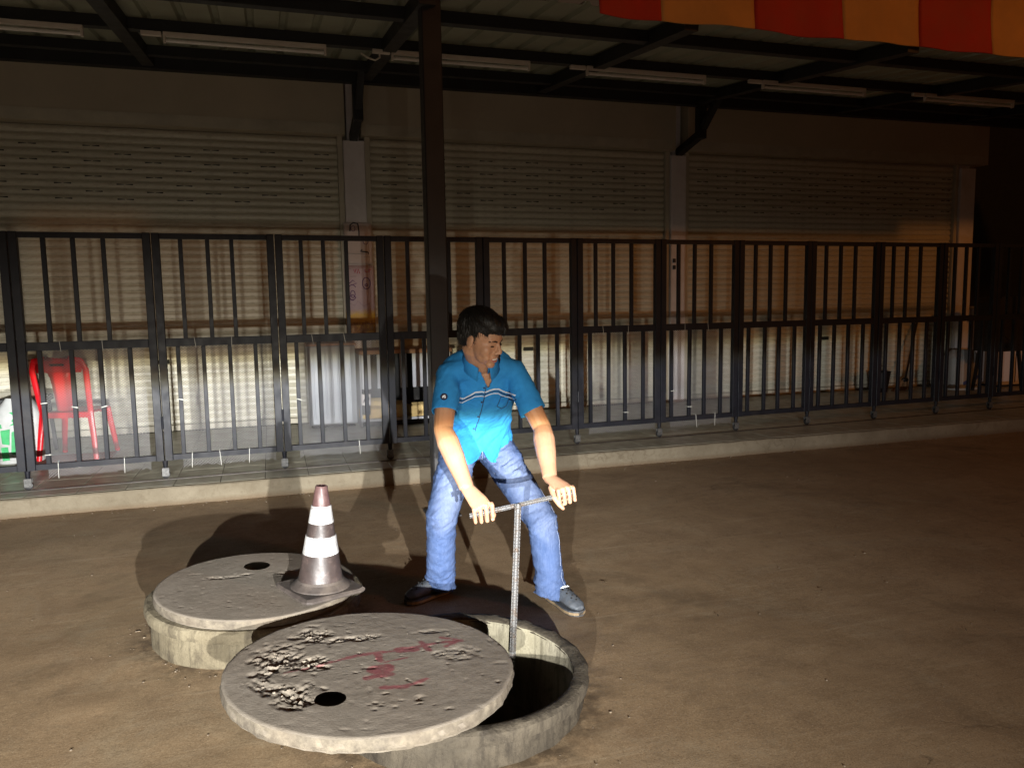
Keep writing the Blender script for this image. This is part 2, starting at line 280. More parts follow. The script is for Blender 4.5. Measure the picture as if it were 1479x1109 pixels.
# ------------------------------------------------------------------ mesh helpers
class MB:
    def __init__(s): s.v = []; s.f = []
    def add(s, vs, fs):
        n = len(s.v); s.v += [tuple(v) for v in vs]; s.f += [tuple(i + n for i in f) for f in fs]; return s
    def box(s, x0, x1, y0, y1, z0, z1, rot=None, c=None):
        vs = [(x, y, z) for z in (z0, z1) for y in (y0, y1) for x in (x0, x1)]
        if rot is not None:
            c = Vector(c if c else ((x0 + x1) / 2, (y0 + y1) / 2, (z0 + z1) / 2))
            vs = [tuple(rot @ (Vector(v) - c) + c) for v in vs]
        return s.add(vs, [(0, 2, 3, 1), (4, 5, 7, 6), (0, 1, 5, 4), (2, 6, 7, 3), (0, 4, 6, 2), (1, 3, 7, 5)])
    def bbox(s, x0, x1, y0, y1, z0, z1, b=.004):
        """box with chamfered vertical edges and top"""
        def loop(i, z): return [(x0 + b, y0 + i, z), (x1 - b, y0 + i, z), (x1 - i, y0 + b, z), (x1 - i, y1 - b, z), (x1 - b, y1 - i, z), (x0 + b, y1 - i, z), (x0 + i, y1 - b, z), (x0 + i, y0 + b, z)]
        L = [loop(0, z0), loop(0, z1 - b), [(min(max(x, x0 + b), x1 - b), min(max(y, y0 + b), y1 - b), z1) for x, y, _ in loop(0, z1)]]
        vs = sum(L, []); fs = [tuple(range(7, -1, -1)), tuple(range(16, 24))]
        for k in (0, 1):
            for i in range(8): fs.append((k * 8 + i, k * 8 + (i + 1) % 8, k * 8 + 8 + (i + 1) % 8, k * 8 + 8 + i))
        return s.add(vs, fs)
    def bar(s, a, b, wx, wy, up=(0, 0, 1)):
        a, b = Vector(a), Vector(b); t = (b - a).normalized(); up = Vector(up)
        if abs(t.dot(up)) > .98: up = Vector((0, 1, 0))
        x = t.cross(up).normalized() * wx / 2; y = x.cross(t).normalized() * wy / 2
        vs = [p + i * x + j * y for p in (a, b) for i, j in ((-1, -1), (1, -1), (1, 1), (-1, 1))]
        return s.add(vs, [(3, 2, 1, 0), (4, 5, 6, 7)] + [(i, (i + 1) % 4, 4 + (i + 1) % 4, 4 + i) for i in range(4)])
    def tube(s, pts, rad, n=10, side=None, caps=True, flat=1.0):
        """tube along pts; rad number / list of numbers or (side, front) pairs; side = lateral axis"""
        P = [Vector(p) for p in pts]; m = len(P)
        if not isinstance(rad, (list, tuple)): rad = [rad] * m
        rings = []; prev = None
        for i, p in enumerate(P):
            t = (P[min(i + 1, m - 1)] - P[max(i - 1, 0)]).normalized()
            if side is not None: x = Vector(side)
            elif prev is not None: x = prev
            else: x = Vector((1, 0, 0)) if abs(t.x) < .8 else Vector((0, 1, 0))
            x = (x - t * x.dot(t)).normalized(); prev = x; y = t.cross(x)
            r = rad[i]; rx, ry = r if isinstance(r, (tuple, list)) else (r, r * flat)
            rings.append([p + x * rx * math.cos(a) + y * ry * math.sin(a) for a in (2 * math.pi * k / n for k in range(n))])
        vs = sum(rings, []); fs = []
        for i in range(m - 1):
            for k in range(n): fs.append((i * n + k, i * n + (k + 1) % n, (i + 1) * n + (k + 1) % n, (i + 1) * n + k))
        if caps: fs += [tuple(range(n - 1, -1, -1)), tuple((m - 1) * n + k for k in range(n))]
        return s.add(vs, fs)
    def lathe(s, prof, n=32, c=(0, 0, 0), caps=(False, False), jit=None):
        vs = []; fs = []
        for i, (r, z) in enumerate(prof):
            for k in range(n):
                a = 2 * math.pi * k / n; rr = r; zz = z
                if jit: dr, dz = jit(i, a); rr += dr; zz += dz
                vs.append((c[0] + rr * math.cos(a), c[1] + rr * math.sin(a), c[2] + zz))
        for i in range(len(prof) - 1):
            for k in range(n): fs.append((i * n + k, i * n + (k + 1) % n, (i + 1) * n + (k + 1) % n, (i + 1) * n + k))
        if caps[0]: fs.append(tuple(range(n - 1, -1, -1)))
        if caps[1]: fs.append(tuple((len(prof) - 1) * n + k for k in range(n)))
        return s.add(vs, fs)
    def ell(s, c, r, n=16, m=10, mat=None):
        c = Vector(c); vs = []; fs = []
        for i in range(1, m):
            th = math.pi * i / m
            for k in range(n):
                a = 2 * math.pi * k / n
                v = Vector((r[0] * math.sin(th) * math.cos(a), r[1] * math.sin(th) * math.sin(a), r[2] * math.cos(th)))
                vs.append((mat @ v if mat else v) + c)
        t = Vector((0, 0, r[2])); b = -t
        vs += [(mat @ t if mat else t) + c, (mat @ b if mat else b) + c]; T = len(vs) - 2
        for i in range(m - 2):
            for k in range(n): fs.append((i * n + k, (i + 1) * n + k, (i + 1) * n + (k + 1) % n, i * n + (k + 1) % n))
        for k in range(n): fs += [(T, k, (k + 1) % n), (T + 1, (m - 2) * n + (k + 1) % n, (m - 2) * n + k)]
        return s.add(vs, fs)
    def mesh(s, name, m=None, org=(0, 0, 0), smooth=False):
        me = bpy.data.meshes.new(name); o = Vector(org)
        me.from_pydata([tuple(Vector(v) - o) for v in s.v], [], s.f); me.validate(); me.update()
        if m: me.materials.append(m)
        if smooth:
            me.polygons.foreach_set('use_smooth', [True] * len(me.polygons)); me.set_sharp_from_angle(angle=R(38))
        return me
def link(name, me, parent=None, loc=(0, 0, 0), rot=None):
    o = bpy.data.objects.new(name, me); COL.objects.link(o); o.location = loc
    if rot: o.rotation_euler = rot
    if parent: o.parent = parent
    return o
def obj(name, mb, m, parent=None, org=(0, 0, 0), smooth=False):
    return link(name, mb.mesh(name, m, org, smooth), parent)
def thing(name, label, cat, loc=(0, 0, 0), group=None, rz=0):
    o = bpy.data.objects.new(name, None); COL.objects.link(o); o.location = loc; o.rotation_euler = (0, 0, rz); o.empty_display_size = .1
    return tag(o, label, cat, group)
def tag(o, label, cat, group=None):
    o['label'] = label; o['category'] = cat
    if group: o['group'] = group
    return o
def struct(o): o['kind'] = 'structure'; return o
def stuff(o): o['kind'] = 'stuff'; return o
def remeshed(name, mb, voxel, smooth_it=4, m=None, org=(0, 0, 0)):
    o = bpy.data.objects.new('tmp', mb.mesh('tmp')); COL.objects.link(o)
    r = o.modifiers.new('r', 'REMESH'); r.mode = 'VOXEL'; r.voxel_size = voxel
    if smooth_it:
        k = o.modifiers.new('s', 'SMOOTH'); k.iterations = smooth_it; k.factor = .5
    dg = bpy.context.evaluated_depsgraph_get(); me = bpy.data.meshes.new_from_object(o.evaluated_get(dg)); me.name = name
    bpy.data.objects.remove(o)
    if m: me.materials.clear(); me.materials.append(m)
    me.polygons.foreach_set('use_smooth', [True] * len(me.polygons))
    if any(org): me.transform(Matrix.Translation(-Vector(org)))
    return me
def coords(me):
    a = np.empty(len(me.vertices) * 3, np.float32); me.vertices.foreach_get('co', a); return a.reshape(-1, 3)
def normals(me):
    a = np.empty(len(me.vertices) * 3, np.float32); me.vertices.foreach_get('normal', a); return a.reshape(-1, 3)
def setco(me, a): me.vertices.foreach_set('co', a.astype(np.float32).ravel()); me.update()
def _hash(*i):
    h = np.zeros(np.broadcast(*i).shape, np.int64)
    for k, q in zip((374761393, 668265263, 2147483647), i): h = h + q.astype(np.int64) * k
    h = (h ^ (h >> 13)) * 1274126177; h = h & 0x7fffffff; h = (h ^ (h >> 16)) & 0xffff
    return h / 65535.
def vnoise(P, scale):
    P = np.asarray(P, float) * scale; i = np.floor(P).astype(np.int64); f = P - i; f = f * f * (3 - 2 * f); out = 0
    for dx in (0, 1):
        for dy in (0, 1):
            for dz in (0, 1):
                wgt = (f[:, 0] if dx else 1 - f[:, 0]) * (f[:, 1] if dy else 1 - f[:, 1]) * (f[:, 2] if dz else 1 - f[:, 2])
                out = out + wgt * _hash(i[:, 0] + dx, i[:, 1] + dy, i[:, 2] + dz)
    return out
def fbm(P, scale, o=4):
    s = 0; a = .5; t = 0
    for k in range(o): s = s + a * vnoise(np.asarray(P) + 17.3 * k, scale * 2 ** k); t += a; a *= .55
    return s / t - .5
def cut(me, keep):
    """delete faces whose centre fails keep(centre, normal)"""
    bm = bmesh.new(); bm.from_mesh(me)
    bmesh.ops.delete(bm, geom=[f for f in bm.faces if not keep(f.calc_center_median(), f.normal)], context='FACES')
    bm.to_mesh(me); bm.free(); return me
def solidify(o, th):
    s = o.modifiers.new('s', 'SOLIDIFY'); s.thickness = th; s.offset = -1; return o

# ================================================================== SETTING
PC = Vector((.612, 2.715, 0))                       # centre of the open pit
# ground with the pit left open
rs = [.462]; 
while rs[-1] < 6.5: rs.append(rs[-1] * 1.035)
while rs[-1] < 70: rs.append(rs[-1] * 1.25)
nseg = 220; gv = []
for r in rs:
    for k in range(nseg):
        a = 2 * math.pi * k / nseg; gv.append((PC.x + r * math.cos(a), PC.y + r * math.sin(a), 0))
P = np.array(gv); zz = fbm(P, 1.2, 4) * .016 + fbm(P, 9, 3) * .006
d = np.hypot(P[:, 0] - PC.x, P[:, 1] - PC.y); zz += .012 * np.exp(-((d - .5) / .08) ** 2) * (fbm(P, 12, 2) + .4)
P[:, 2] = zz; P[:, 2] *= np.where(P[:, 1] > 6.18, .0, 1.)
mb = MB(); gf = []
for i in range(len(rs) - 1):
    for k in range(nseg): gf.append((i * nseg + k, i * nseg + (k + 1) % nseg, (i + 1) * nseg + (k + 1) % nseg, (i + 1) * nseg + k))
mb.add([tuple(p) for p in P], gf)
ground = struct(obj('ground', mb, MT['ground'], smooth=True))

# raised shop platform: concrete kerb + tiles + floor rail
XL, XR = -4.2, 13.5
platform = struct(bpy.data.objects.new('platform', None)); COL.objects.link(platform)
mb = MB(); n = 240; vs = []; fs = []
for i in range(n + 1):
    x = XL + (XR - XL) * i / n
    e = [(6.225 + .010 * math.sin(x * 3.1) + .006 * random.uniform(-1, 1), -.05), (6.222 + .006 * math.sin(x * 3.1) + .005 * random.uniform(-1, 1), .03), (6.215 + .004 * random.uniform(-1, 1), .09),
         (6.216 + .003 * random.uniform(-1, 1), .130), (6.226, .1385 + .001 * random.uniform(-1, 1)), (6.262, .139)]
    vs += [(x, y, z) for y, z in e]
for i in range(n):
    for k in range(5): fs.append((i * 6 + k, (i + 1) * 6 + k, (i + 1) * 6 + k + 1, i * 6 + k + 1))
mb.add(vs, fs); obj('kerb', mb, MT['kerb'], platform, smooth=True)
mb = MB().box(XL, XR, 6.24, 9.3, -.05, .1335); obj('floor_bed', mb, MT['grout'], platform)
tw, td = .3335, .548
tme = MB().bbox(-tw / 2 + .002, tw / 2 - .002, -td / 2 + .002, td / 2 - .002, -.008, 0, .0025).mesh('tile', MT['tile'])
x = -.43 - tw * 9.5
for i in range(44):
    for j in range(5):
        link('tile', tme, platform, (x + i * tw, 6.265 + td / 2 + j * td, .1405 + random.uniform(-.0006, .0006)))
gang = math.atan(.0368)
def gx(x, dy=0): return 6.58 + .0368 * x + dy       # line of the folding gate
mb = MB()
for dy in (-.060, -.040): mb.bar((XL, gx(XL, dy), .1425), (XR, gx(XR, dy), .1425), .006, .006)
obj('floor_rail', mb, MT['steel_rail'], platform)

# ------------------------------------------------------------------ shop building
ZF = .141
shop = thing('shop_building', 'row of three shops with closed cream roller shutters behind the folding gate', 'building', (3.4, 9.0, 0))
SO = (3.4, 9.0, 0)
bays = [(-3.1, .862), (1.10, 4.950), (5.165, 9.655)]
mb = MB().box(-4.4, 10.06, 9.16, 9.5, 0, 4.6); obj('wall', mb, MT['wall'], shop, SO)
for (a, b, top) in ((-3.36, -3.12, 4.3), (.864, 1.098, 4.3), (4.952, 5.163, 4.3), (9.66, 9.93, 4.3)):
    mb = MB().bbox(a, b, 8.93, 9.17, ZF - .01, 3.30, .006); obj('pillar', mb, MT['pillar'], shop, SO)
    mb = MB().box(a + .05, b - .05, 9.0, 9.165, 3.303, top); obj('pillar_neck', mb, MT['pillar'], shop, SO)
# slat profile: rounded belly with a groove
SP = .0762
prof = [(-.000, 0), (-.0125, .006), (-.0175, .018), (-.0185, .034), (-.0165, .050), (-.0105, .060), (-.002, .064), (.002, .0755)]
hole_rows = 0
for bi, (a, b) in enumerate(bays):
    sh = link('roller_shutter', None, shop); sh.empty_display_size = .1
    a2, b2 = a + .062, b - .062; nx = 6
    mb = MB(); vs = []; fs = []
    for i in range(nx + 1):
        xx = (b2 - a2) * (i / nx - .5)
        vs += [(xx, y, z) for y, z in prof]
    for i in range(nx):
        for k in range(len(prof) - 1): fs.append((i * 8 + k, (i + 1) * 8 + k, (i + 1) * 8 + k + 1, i * 8 + k + 1))
    mb.add(vs, fs); sme = mb.mesh('slat', MT['shutter'], smooth=True)
    z0 = ZF + .072; ns = int((3.40 - z0) / SP)
    for k in range(ns):
        link('slat', sme, sh, ((a2 + b2) / 2 - SO[0], 9.03 - SO[1] + random.uniform(-.0012, .0012), z0 + k * SP))
    mb = MB().bbox(a2, b2, 9.0, 9.05, ZF + .006, z0 - .003, .004); obj('bottom_bar', mb, MT['shutter_trim'], sh, SO)
    mb = MB().box(a2, b2, 9.0, 9.04, ZF - .004, ZF + .006); obj('rubber_seal', mb, MT['dark'], sh, SO)
    for q in (a + .002, b - .060):
        mb = MB().bbox(q, q + .058, 8.965, 9.10, ZF - .003, 3.36, .004); obj('guide_rail', mb, MT['shutter_trim'], sh, SO)
    # roll box above, open between bays
    c0, c1 = (a - .04, b + .02) if bi < 2 else (a - .02, 10.07)
    mb = MB().box(c0, c1, 8.76 if False else 8.86, 9.155, 3.345, 4.45); obj('roll_box', mb, MT['wall'], sh, SO)
    mb = MB().box(c0 + .05, c1 - .05, 8.852, 8.858, 3.345, 3.46); obj('roll_box_trim', mb, MT['shutter_trim'], sh, SO)
    # dumbbell ventilation slots in eight upper slats
    mb = MB(); xs0 = a2 + .22
    for row in range(8):
        k = ns - 3 - row; zc = z0 + k * SP + .036
        xx = xs0 + (.29 if row % 2 else 0)
        while xx < b2 - .12:
            for sx_ in (-1, 1):
                vs = [(xx + sx_ * .008, 9.0098, zc - .002), (xx + sx_ * .078, 9.0098, zc - .007), (xx + sx_ * .078, 9.0098, zc + .007), (xx + sx_ * .008, 9.0098, zc + .002)]
                vs += [(v[0], 9.0148, v[2]) for v in vs]
                mb.add(vs, [(0, 1, 2, 3) if sx_ > 0 else (3, 2, 1, 0), (0, 4, 5, 1), (1, 5, 6, 2), (2, 6, 7, 3), (3, 7, 4, 0)])
            xx += .575
    stuff(obj('ventilation_slots', mb, MT['dark'], sh, SO))
    if bi < 3:
        mb = MB().box((a + b) / 2 - .06, (a + b) / 2 + .06, 8.985, 9.02, .88, .925); obj('shutter_handle', mb, MT['dark'], sh, SO)

# added wall that hides the sky glow beyond the end of the row
far = tag(obj('blackout_wall', MB().box(10.3, 30, 12.5, 12.8, 0, 8).box(10.3, 10.5, 9.52, 12.5, 0, 8), MT['blackout']), 'added near-black wall hiding the sky glow beyond the right end of the shops', 'wall')

# ------------------------------------------------------------------ canopy
CO = (3.0, 7.0, 0)
canopy = thing('canopy', 'lean-to metal canopy on black steel rafters in front of the shutters', 'canopy', CO)
def zr(y): return 3.72 + .117 * (y - 6.8)           # underside of the sheets
pr = []
for q in range(3):
    o = q * .25
    pr += [(o, 0), (o + .17, 0), (o + .187, .028), (o + .223, .028), (o + .24, 0)]
pr.append((.75, 0))
mb = MB(); vs = []; fs = []
for y in (5.18, 6.3, 7.5, 8.95):
    for x_, z_ in pr: vs.append((x_ + .002, y - CO[1], zr(y) + z_))
m_ = len(pr)
for i in range(3):
    for k in range(m_ - 1): fs.append((i * m_ + k, i * m_ + k + 1, (i + 1) * m_ + k + 1, (i + 1) * m_ + k))
mb.add(vs, fs); sheet = mb.mesh('roof_sheet', MT['sheet'])
for i in range(24): link('roof_sheet', sheet, canopy, (-4.5 - CO[0] + i * .75, 0, random.uniform(-.003, .003)))
for x_ in (-3., -1., 1.07, 3., 5., 7., 9., 11.):
    mb = MB().bar((x_, 5.125, zr(5.125) - .057), (x_, 8.355, zr(8.355) - .057), .11, .108, (0, 0, 1)); obj('rafter', mb, MT['frame_steel'], canopy, CO)
for y in (5.72, 6.82, 7.9):
    mb = MB().box(-4.4, 13, y - .03, y + .03, zr(y) - .085, zr(y) - .003)
    mb.box(-4.4, 13, y - .03, y + .045, zr(y) - .089, zr(y) - .0855); obj('purlin', mb, MT['frame_steel'], canopy, CO)
mb = MB().box(-4.4, 13, 8.36, 8.46, 3.775, 3.925).box(-4.4, 13, 8.34, 8.48, 3.9255, 3.933); obj('wall_beam', mb, MT['frame_steel'], canopy, CO)
for x_ in (.98, 5.06):
    mb = MB()
    mb.bar((x_, 8.42, 3.40), (x_, 8.42, 3.78), .10, .10)
    mb.bar((x_, 8.40, 3.46), (x_, 8.95, 3.33), .085, .085)
    mb.bar((x_, 8.36, 3.52), (x_, 8.02, 3.80), .07, .07); obj('wall_bracket', mb, MT['frame_steel'], canopy, CO)

post = thing('steel_post', 'tall dark square steel post standing at the kerb behind the man', 'post', (1.105, 5.27, 0))
mb = MB().bbox(1.040, 1.172, 5.20, 5.332, 0.012, zr(5.27) - .012, .008); obj('shaft', mb, MT['post_steel'], post, (1.105, 5.27, 0), False)
mb = MB().box(.99, 1.22, 5.15, 5.385, -.005, .011); obj('base_plate', mb, MT['post_steel'], post, (1.105, 5.27, 0))
mb = MB().bbox(1.02, 1.19, 5.19, 5.35, zr(5.27) - .0115, zr(5.27) - .004, .003); obj('cap_plate', mb, MT['post_steel'], post, (1.105, 5.27, 0))

# fluorescent battens under the middle purlin
lamp_labels = ['fluorescent batten at far left cut off by the picture edge', 'fluorescent batten in the second bay, between two rafters on the left', 'fluorescent batten passing behind the tall steel post',
               'fluorescent batten right of the post, left of the third rafter pair', 'fluorescent batten under the striped awning, above the right shutter', 'fluorescent batten at the far right end of the canopy']
for i, (xa, lab) in enumerate(zip((-2.50, -.695, 1.09, 2.885, 4.775, 6.80), lamp_labels)):
    y = 6.80; zt = zr(6.82) - .092; L_ = 1.245
    t = thing('fluorescent_batten', lab, 'strip light', (xa, y, zt), 'strip lights under the canopy'); og = (xa, y, zt)
    mb = MB().bbox(xa, xa + L_, y - .022, y + .022, zt - .032, zt, .004); obj('housing', mb, MT['lamp_body'], t, og)
    mb = MB()
    mb.tube([(xa + .02, y, zt - .064), (xa + L_ - .02, y, zt - .064)], .0135, 10); obj('tube', mb, MT['tube'], t, og, True)
    for q in (xa, xa + L_ - .018): obj('tube_holder', MB().bbox(q, q + .018, y - .019, y + .019, zt - .082, zt - .033, .003), MT['lamp_body'], t, og)
    mb = MB().bbox(xa - .16, xa - .012, y - .02, y + .02, zt - .034, zt - .002, .004); obj('junction_box', mb, MT['lamp_body'], t, og)
    if i in (2,): obj('cable', MB().tube([(xa - .10, y, zt - .034), (xa - .10, y - .01, zt - .07), (xa - .14, y - .01, zt - .095), (xa - .20, y, zt - .075), (xa - .25, y + .03, zt - .035)], .008, 8), MT['lamp_body'], t, og, True)

# striped awning cloth hanging in front of the roof edge
AO = (5, 5.08, 3.45)
aw = thing('striped_awning', 'red and orange striped awning cloth hanging from the roof edge at top right', 'awning', AO)
xb = [2.245, 2.73, 3.49, 4.27, 5.01, 5.74, 6.48, 7.22, 7.96, 8.7, 9.44]
for i in range(len(xb) - 1):
    n = 18; mb = MB(); vs = []; fs = []
    for k in range(n + 1):
        x = xb[i] + (xb[i + 1] - xb[i]) * k / n
        wob = .016 * math.sin(x * 5.3) + .010 * math.sin(x * 13 + 1)
        low = 3.442 + .006 * math.sin(x * 4.2) - .006 * abs(math.sin((x - 2.73) * math.pi / .755))
        for z, y in ((low, 5.075 + wob * 1.0), (low + .004, 5.07 + wob), (low + .12, 5.085 + wob * .8), (low + .3, 5.10 + wob * .5), (low + .50, 5.10 + wob * .2), (low + .62, 5.02)):
            vs.append((x, y, z))
    for k in range(n):
        for q in range(5): fs.append((k * 6 + q, (k + 1) * 6 + q, (k + 1) * 6 + q + 1, k * 6 + q + 1))
    mb.add(vs, fs); o = obj('cloth_stripe', mb, MT['awning_red'] if i % 2 == 0 else MT['awning_cream'], aw, AO, True); solidify(o, .002)
obj('hanging_rail', MB().tube([(1.95, 5.15, 3.60), (9.6, 5.15, 3.62)], .016, 8), MT['white_plastic'], aw, AO, True)

# ------------------------------------------------------------------ folding gate on castors
gate = thing('folding_gate', 'long black steel folding gate on castors in front of the shops', 'gate', (0, 6.58, ZF), rz=gang)
seams = [-3.6, -2.7, -1.797, -.848, .060, .943, 1.815, 2.722, 3.605, 4.497, 5.388, 6.292, 7.188, 8.02, 8.92, 9.82]
ZB, ZM, ZT = .145, 1.075, 1.918
def lattice(wd, ht, seed, drop):
    """plastic-coated diamond netting, slightly slack, ragged lower edge"""
    rg = random.Random(seed); mb = MB(); pitch = .0245; sl = .80
    def bulge(x, z): return -.020 - .010 * math.sin(x * 9 + seed) * math.sin(z * 5 + seed) - .012 * max(0, .12 - z) / .12
    span = wd + ht / sl
    k = 0; xs = -ht / sl
    while xs < wd:
        for sgn in (1, -1):
            x0 = xs; pts = []
            nseg = 9
            for q in range(nseg + 1):
                z = ht * q / nseg; x = x0 + z / sl
                x_ = x if sgn > 0 else wd - x
                pts.append((x_, z, x))
            # clip to the panel
            seg = []
            za = max(0, -x0 * sl); zb = min(ht, (wd - x0) * sl)
            if zb - za < .01: continue
            za += rg.uniform(0, .02) if za <= 0 else 0
            for q in range(6):
                z = za + (zb - za) * q / 5; x = x0 + z / sl; x_ = x if sgn > 0 else wd - x
                seg.append((x_, bulge(x_, z) - .0012 * (sgn + 1), z - drop))
            mb.tube(seg, .00155, 3, caps=False)
        xs += pitch
    return mb
mesh_lib = [lattice(.71, 1.02, s, .10).mesh('wire_mesh', MT['mesh']) for s in (1, 2)]
lat_at = {1: 0, 2: 0, 3: 1, 6: 0, 7: 1}
barU = MB().bbox(-.0155, .0155, -.0155, .0155, ZM + .032, ZT - .046, .002).mesh('bar', MT['black_steel'])
barL = MB().bbox(-.0155, .0155, -.0155, .0155, ZB + .046, ZM - .033, .002).mesh('bar', MT['black_steel'])
tie_me = MB().box(-.019, .019, -.021, .019, -.0025, .0025).box(.010, .026, -.024, -.018, -.004, .004).mesh('cable_tie', MT['tie'])
tieV = MB().box(-.002, .002, -.028, -.024, -.10, .03).box(-.002, .002, -.028, .02, .025, .029).mesh('cable_tie', MT['tie'])
SW = .0565
for i in range(len(seams) - 1):
    a, b = seams[i] + .004, seams[i + 1] - .004
    pn = link('gate_panel', None, gate); pn.empty_display_size = .1
    ys = random.uniform(-.004, .004)
    fr = MB()
    for q in (a, b - SW): fr.bbox(q, q + SW, -.026 + ys, .026 + ys, ZB, ZT, .003)
    obj('frame_stiles', fr, MT['black_steel'], pn)
    for z0, z1, nm in ((ZT - .045, ZT - .003, 'top_rail'), (ZM - .032, ZM + .031, 'middle_rail'), (ZB + .001, ZB + .045, 'bottom_rail')):
        obj(nm, MB().bbox(a + SW + .0005, b - SW - .0005, -.021 + ys, .021 + ys, z0, z1, .002), MT['black_steel'], pn)
    for fx in (.225, .435, .65): link('bar', barU, pn, (a + (b - a) * fx + random.uniform(-.006, .006), ys, 0), (0, random.uniform(-.0022, .0022), random.uniform(-.04, .04)))
    for fx in (.150, .365, .575, .79): link('bar', barL, pn, (a + (b - a) * fx + random.uniform(-.006, .006), ys, 0), (0, random.uniform(-.005, .005), random.uniform(-.04, .04)))
    # castor under the left stile pair
    cx = seams[i + 1]
    st = MB().tube([(cx, 0, ZB), (cx, 0, ZB - .045), (cx, 0, ZB - .06)], [.021, .017, .015], 10)
    obj('castor_stem', st, MT['black_steel'], pn, smooth=True)
    fk = MB()
    for s in (-1, 1):
        yy = s * .019
        fk.bar((cx, yy, ZB - .060), (cx, yy, .022), .050, .004, (0, 1, 0)); 
    fk.bar((cx, -.021, ZB - .060), (cx, .021, ZB - .060), .046, .004, (0, 0, 1))
    obj('castor_fork', fk, MT['zinc'], pn)
    wh = MB().tube([(cx, -.013, .031), (cx, -.011, .031), (cx, .011, .031), (cx, .013, .031)], [.024, .031, .031, .024], 18); obj('castor_wheel', wh, MT['black_plastic'], pn, smooth=True)
    ax = MB().tube([(cx, -.028, .034), (cx, .028, .034)], .008, 8); obj('castor_axle', ax, MT['zinc'], pn)
    if i % 3 != 1:
        obj('hinge', MB().tube([(b + .004, -.034, .40), (b + .004, -.034, .50)], .009, 8), MT['black_steel'], pn, smooth=True)
    k = i - 1
    if k in lat_at:
        stuff(link('wire_mesh', mesh_lib[lat_at[k]], pn, (a + (b - a) * .14, ys + .046, ZB + .03)))
        for fx in (.150, .365, .575, .79):
            for zt in (.25, .42, .62):
                if random.random() < (.6 if k == 1 else .12): link('cable_tie', tie_me, pn, (a + (b - a) * fx, ys, zt + random.uniform(-.05, .05)), (0, random.uniform(-.3, .3), 0))
        for fx in (.22, .45, .7): 
            if random.random() < (.9 if k < 3 else .2): link('cable_tie', tieV, pn, (a + (b - a) * fx, ys, ZB + .03), (0, random.uniform(-.1, .1), 0))
        for fx in (.3, .6): link('cable_tie', MB().box(-.0015, .0015, -.024, -.0215, -.03, .06).mesh('cable_tie', MT['tie']), pn, (a + (b - a) * fx, ys, ZM - .02), (0, random.uniform(-.2, .2), 0))

# ================================================================== MANHOLES
def jitter(seed, amp, fr=9):
    ph = [random.Random(seed + q).uniform(0, 6.28) for q in range(6)]
    def j(i, a):
        s = sum(math.sin(a * (fr * (q + 1) * .6) // 1 * 0 + a * int(fr * (q + 1) * .6 + 1) + ph[q] + i * .7) / (q + 1.2) for q in range(6))
        return amp * s * .5, amp * s * .35
    return j
def ring(name, label, c, rb, rr, zt, tilt, open_pit, matl):
    t = thing(name, label, 'manhole ring', c)
    if open_pit:
        prof = [(rb - .004, -.06), (rb, .0), (rb - .002, .04), (rb - .003, zt - .060), (rb - .004, zt - .053), (rr - .003, zt - .050), (rr + .001, zt - .03), (rr, zt - .010), (rr - .012, zt), (rr - .040, zt + .001), (rr - .055, zt - .006), (rr - .060, zt - .020)]
        jt = jitter(3, .0045, 31)
        o = obj('rim', MB().lathe(prof, 128, jit=jt), matl, t, smooth=True); o.rotation_euler = (R(tilt[1]), R(tilt[0]), 0)
        mb = MB(); pz = [(rr - .059, zt - .012), (rr - .062, .06), (rr - .062, -.05), (rr - .063, -.25), (rr - .062, -.6), (rr - .062, -1.3)]
        mb.lathe(pz, 96, jit=jitter(8, .002, 17))
        o2 = obj('pit_wall', mb, MT['pit'], t, smooth=True); o2.rotation_euler = o.rotation_euler
        obj('water', MB().lathe([(.001, -1.15), (.46, -1.15)], 48), MT['water'], t)
    else:
        prof = [(rb - .004, -.05), (rb, .0), (rb + .002, .05), (rb, zt - .062), (rb - .006, zt - .056), (rr - .006, zt - .052), (rr, zt - .03), (rr - .002, zt - .010), (rr - .012, zt), (rr - .055, zt + .001), (rr - .060, zt - .02), (rr - .062, -.02)]
        o = obj('rim', MB().lathe(prof, 128, jit=jitter(5, .004, 23)), matl, t, smooth=True); o.rotation_euler = (R(tilt[1]), R(tilt[0]), 0)
    return t
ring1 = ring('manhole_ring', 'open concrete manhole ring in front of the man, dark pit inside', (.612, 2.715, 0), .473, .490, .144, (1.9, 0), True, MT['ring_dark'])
ring2 = ring('manhole_ring', 'closed concrete manhole ring at left under the lid with the cone', (-.125, 3.70, 0), .455, .486, .166, (2.6, 0), False, MT['ring'])

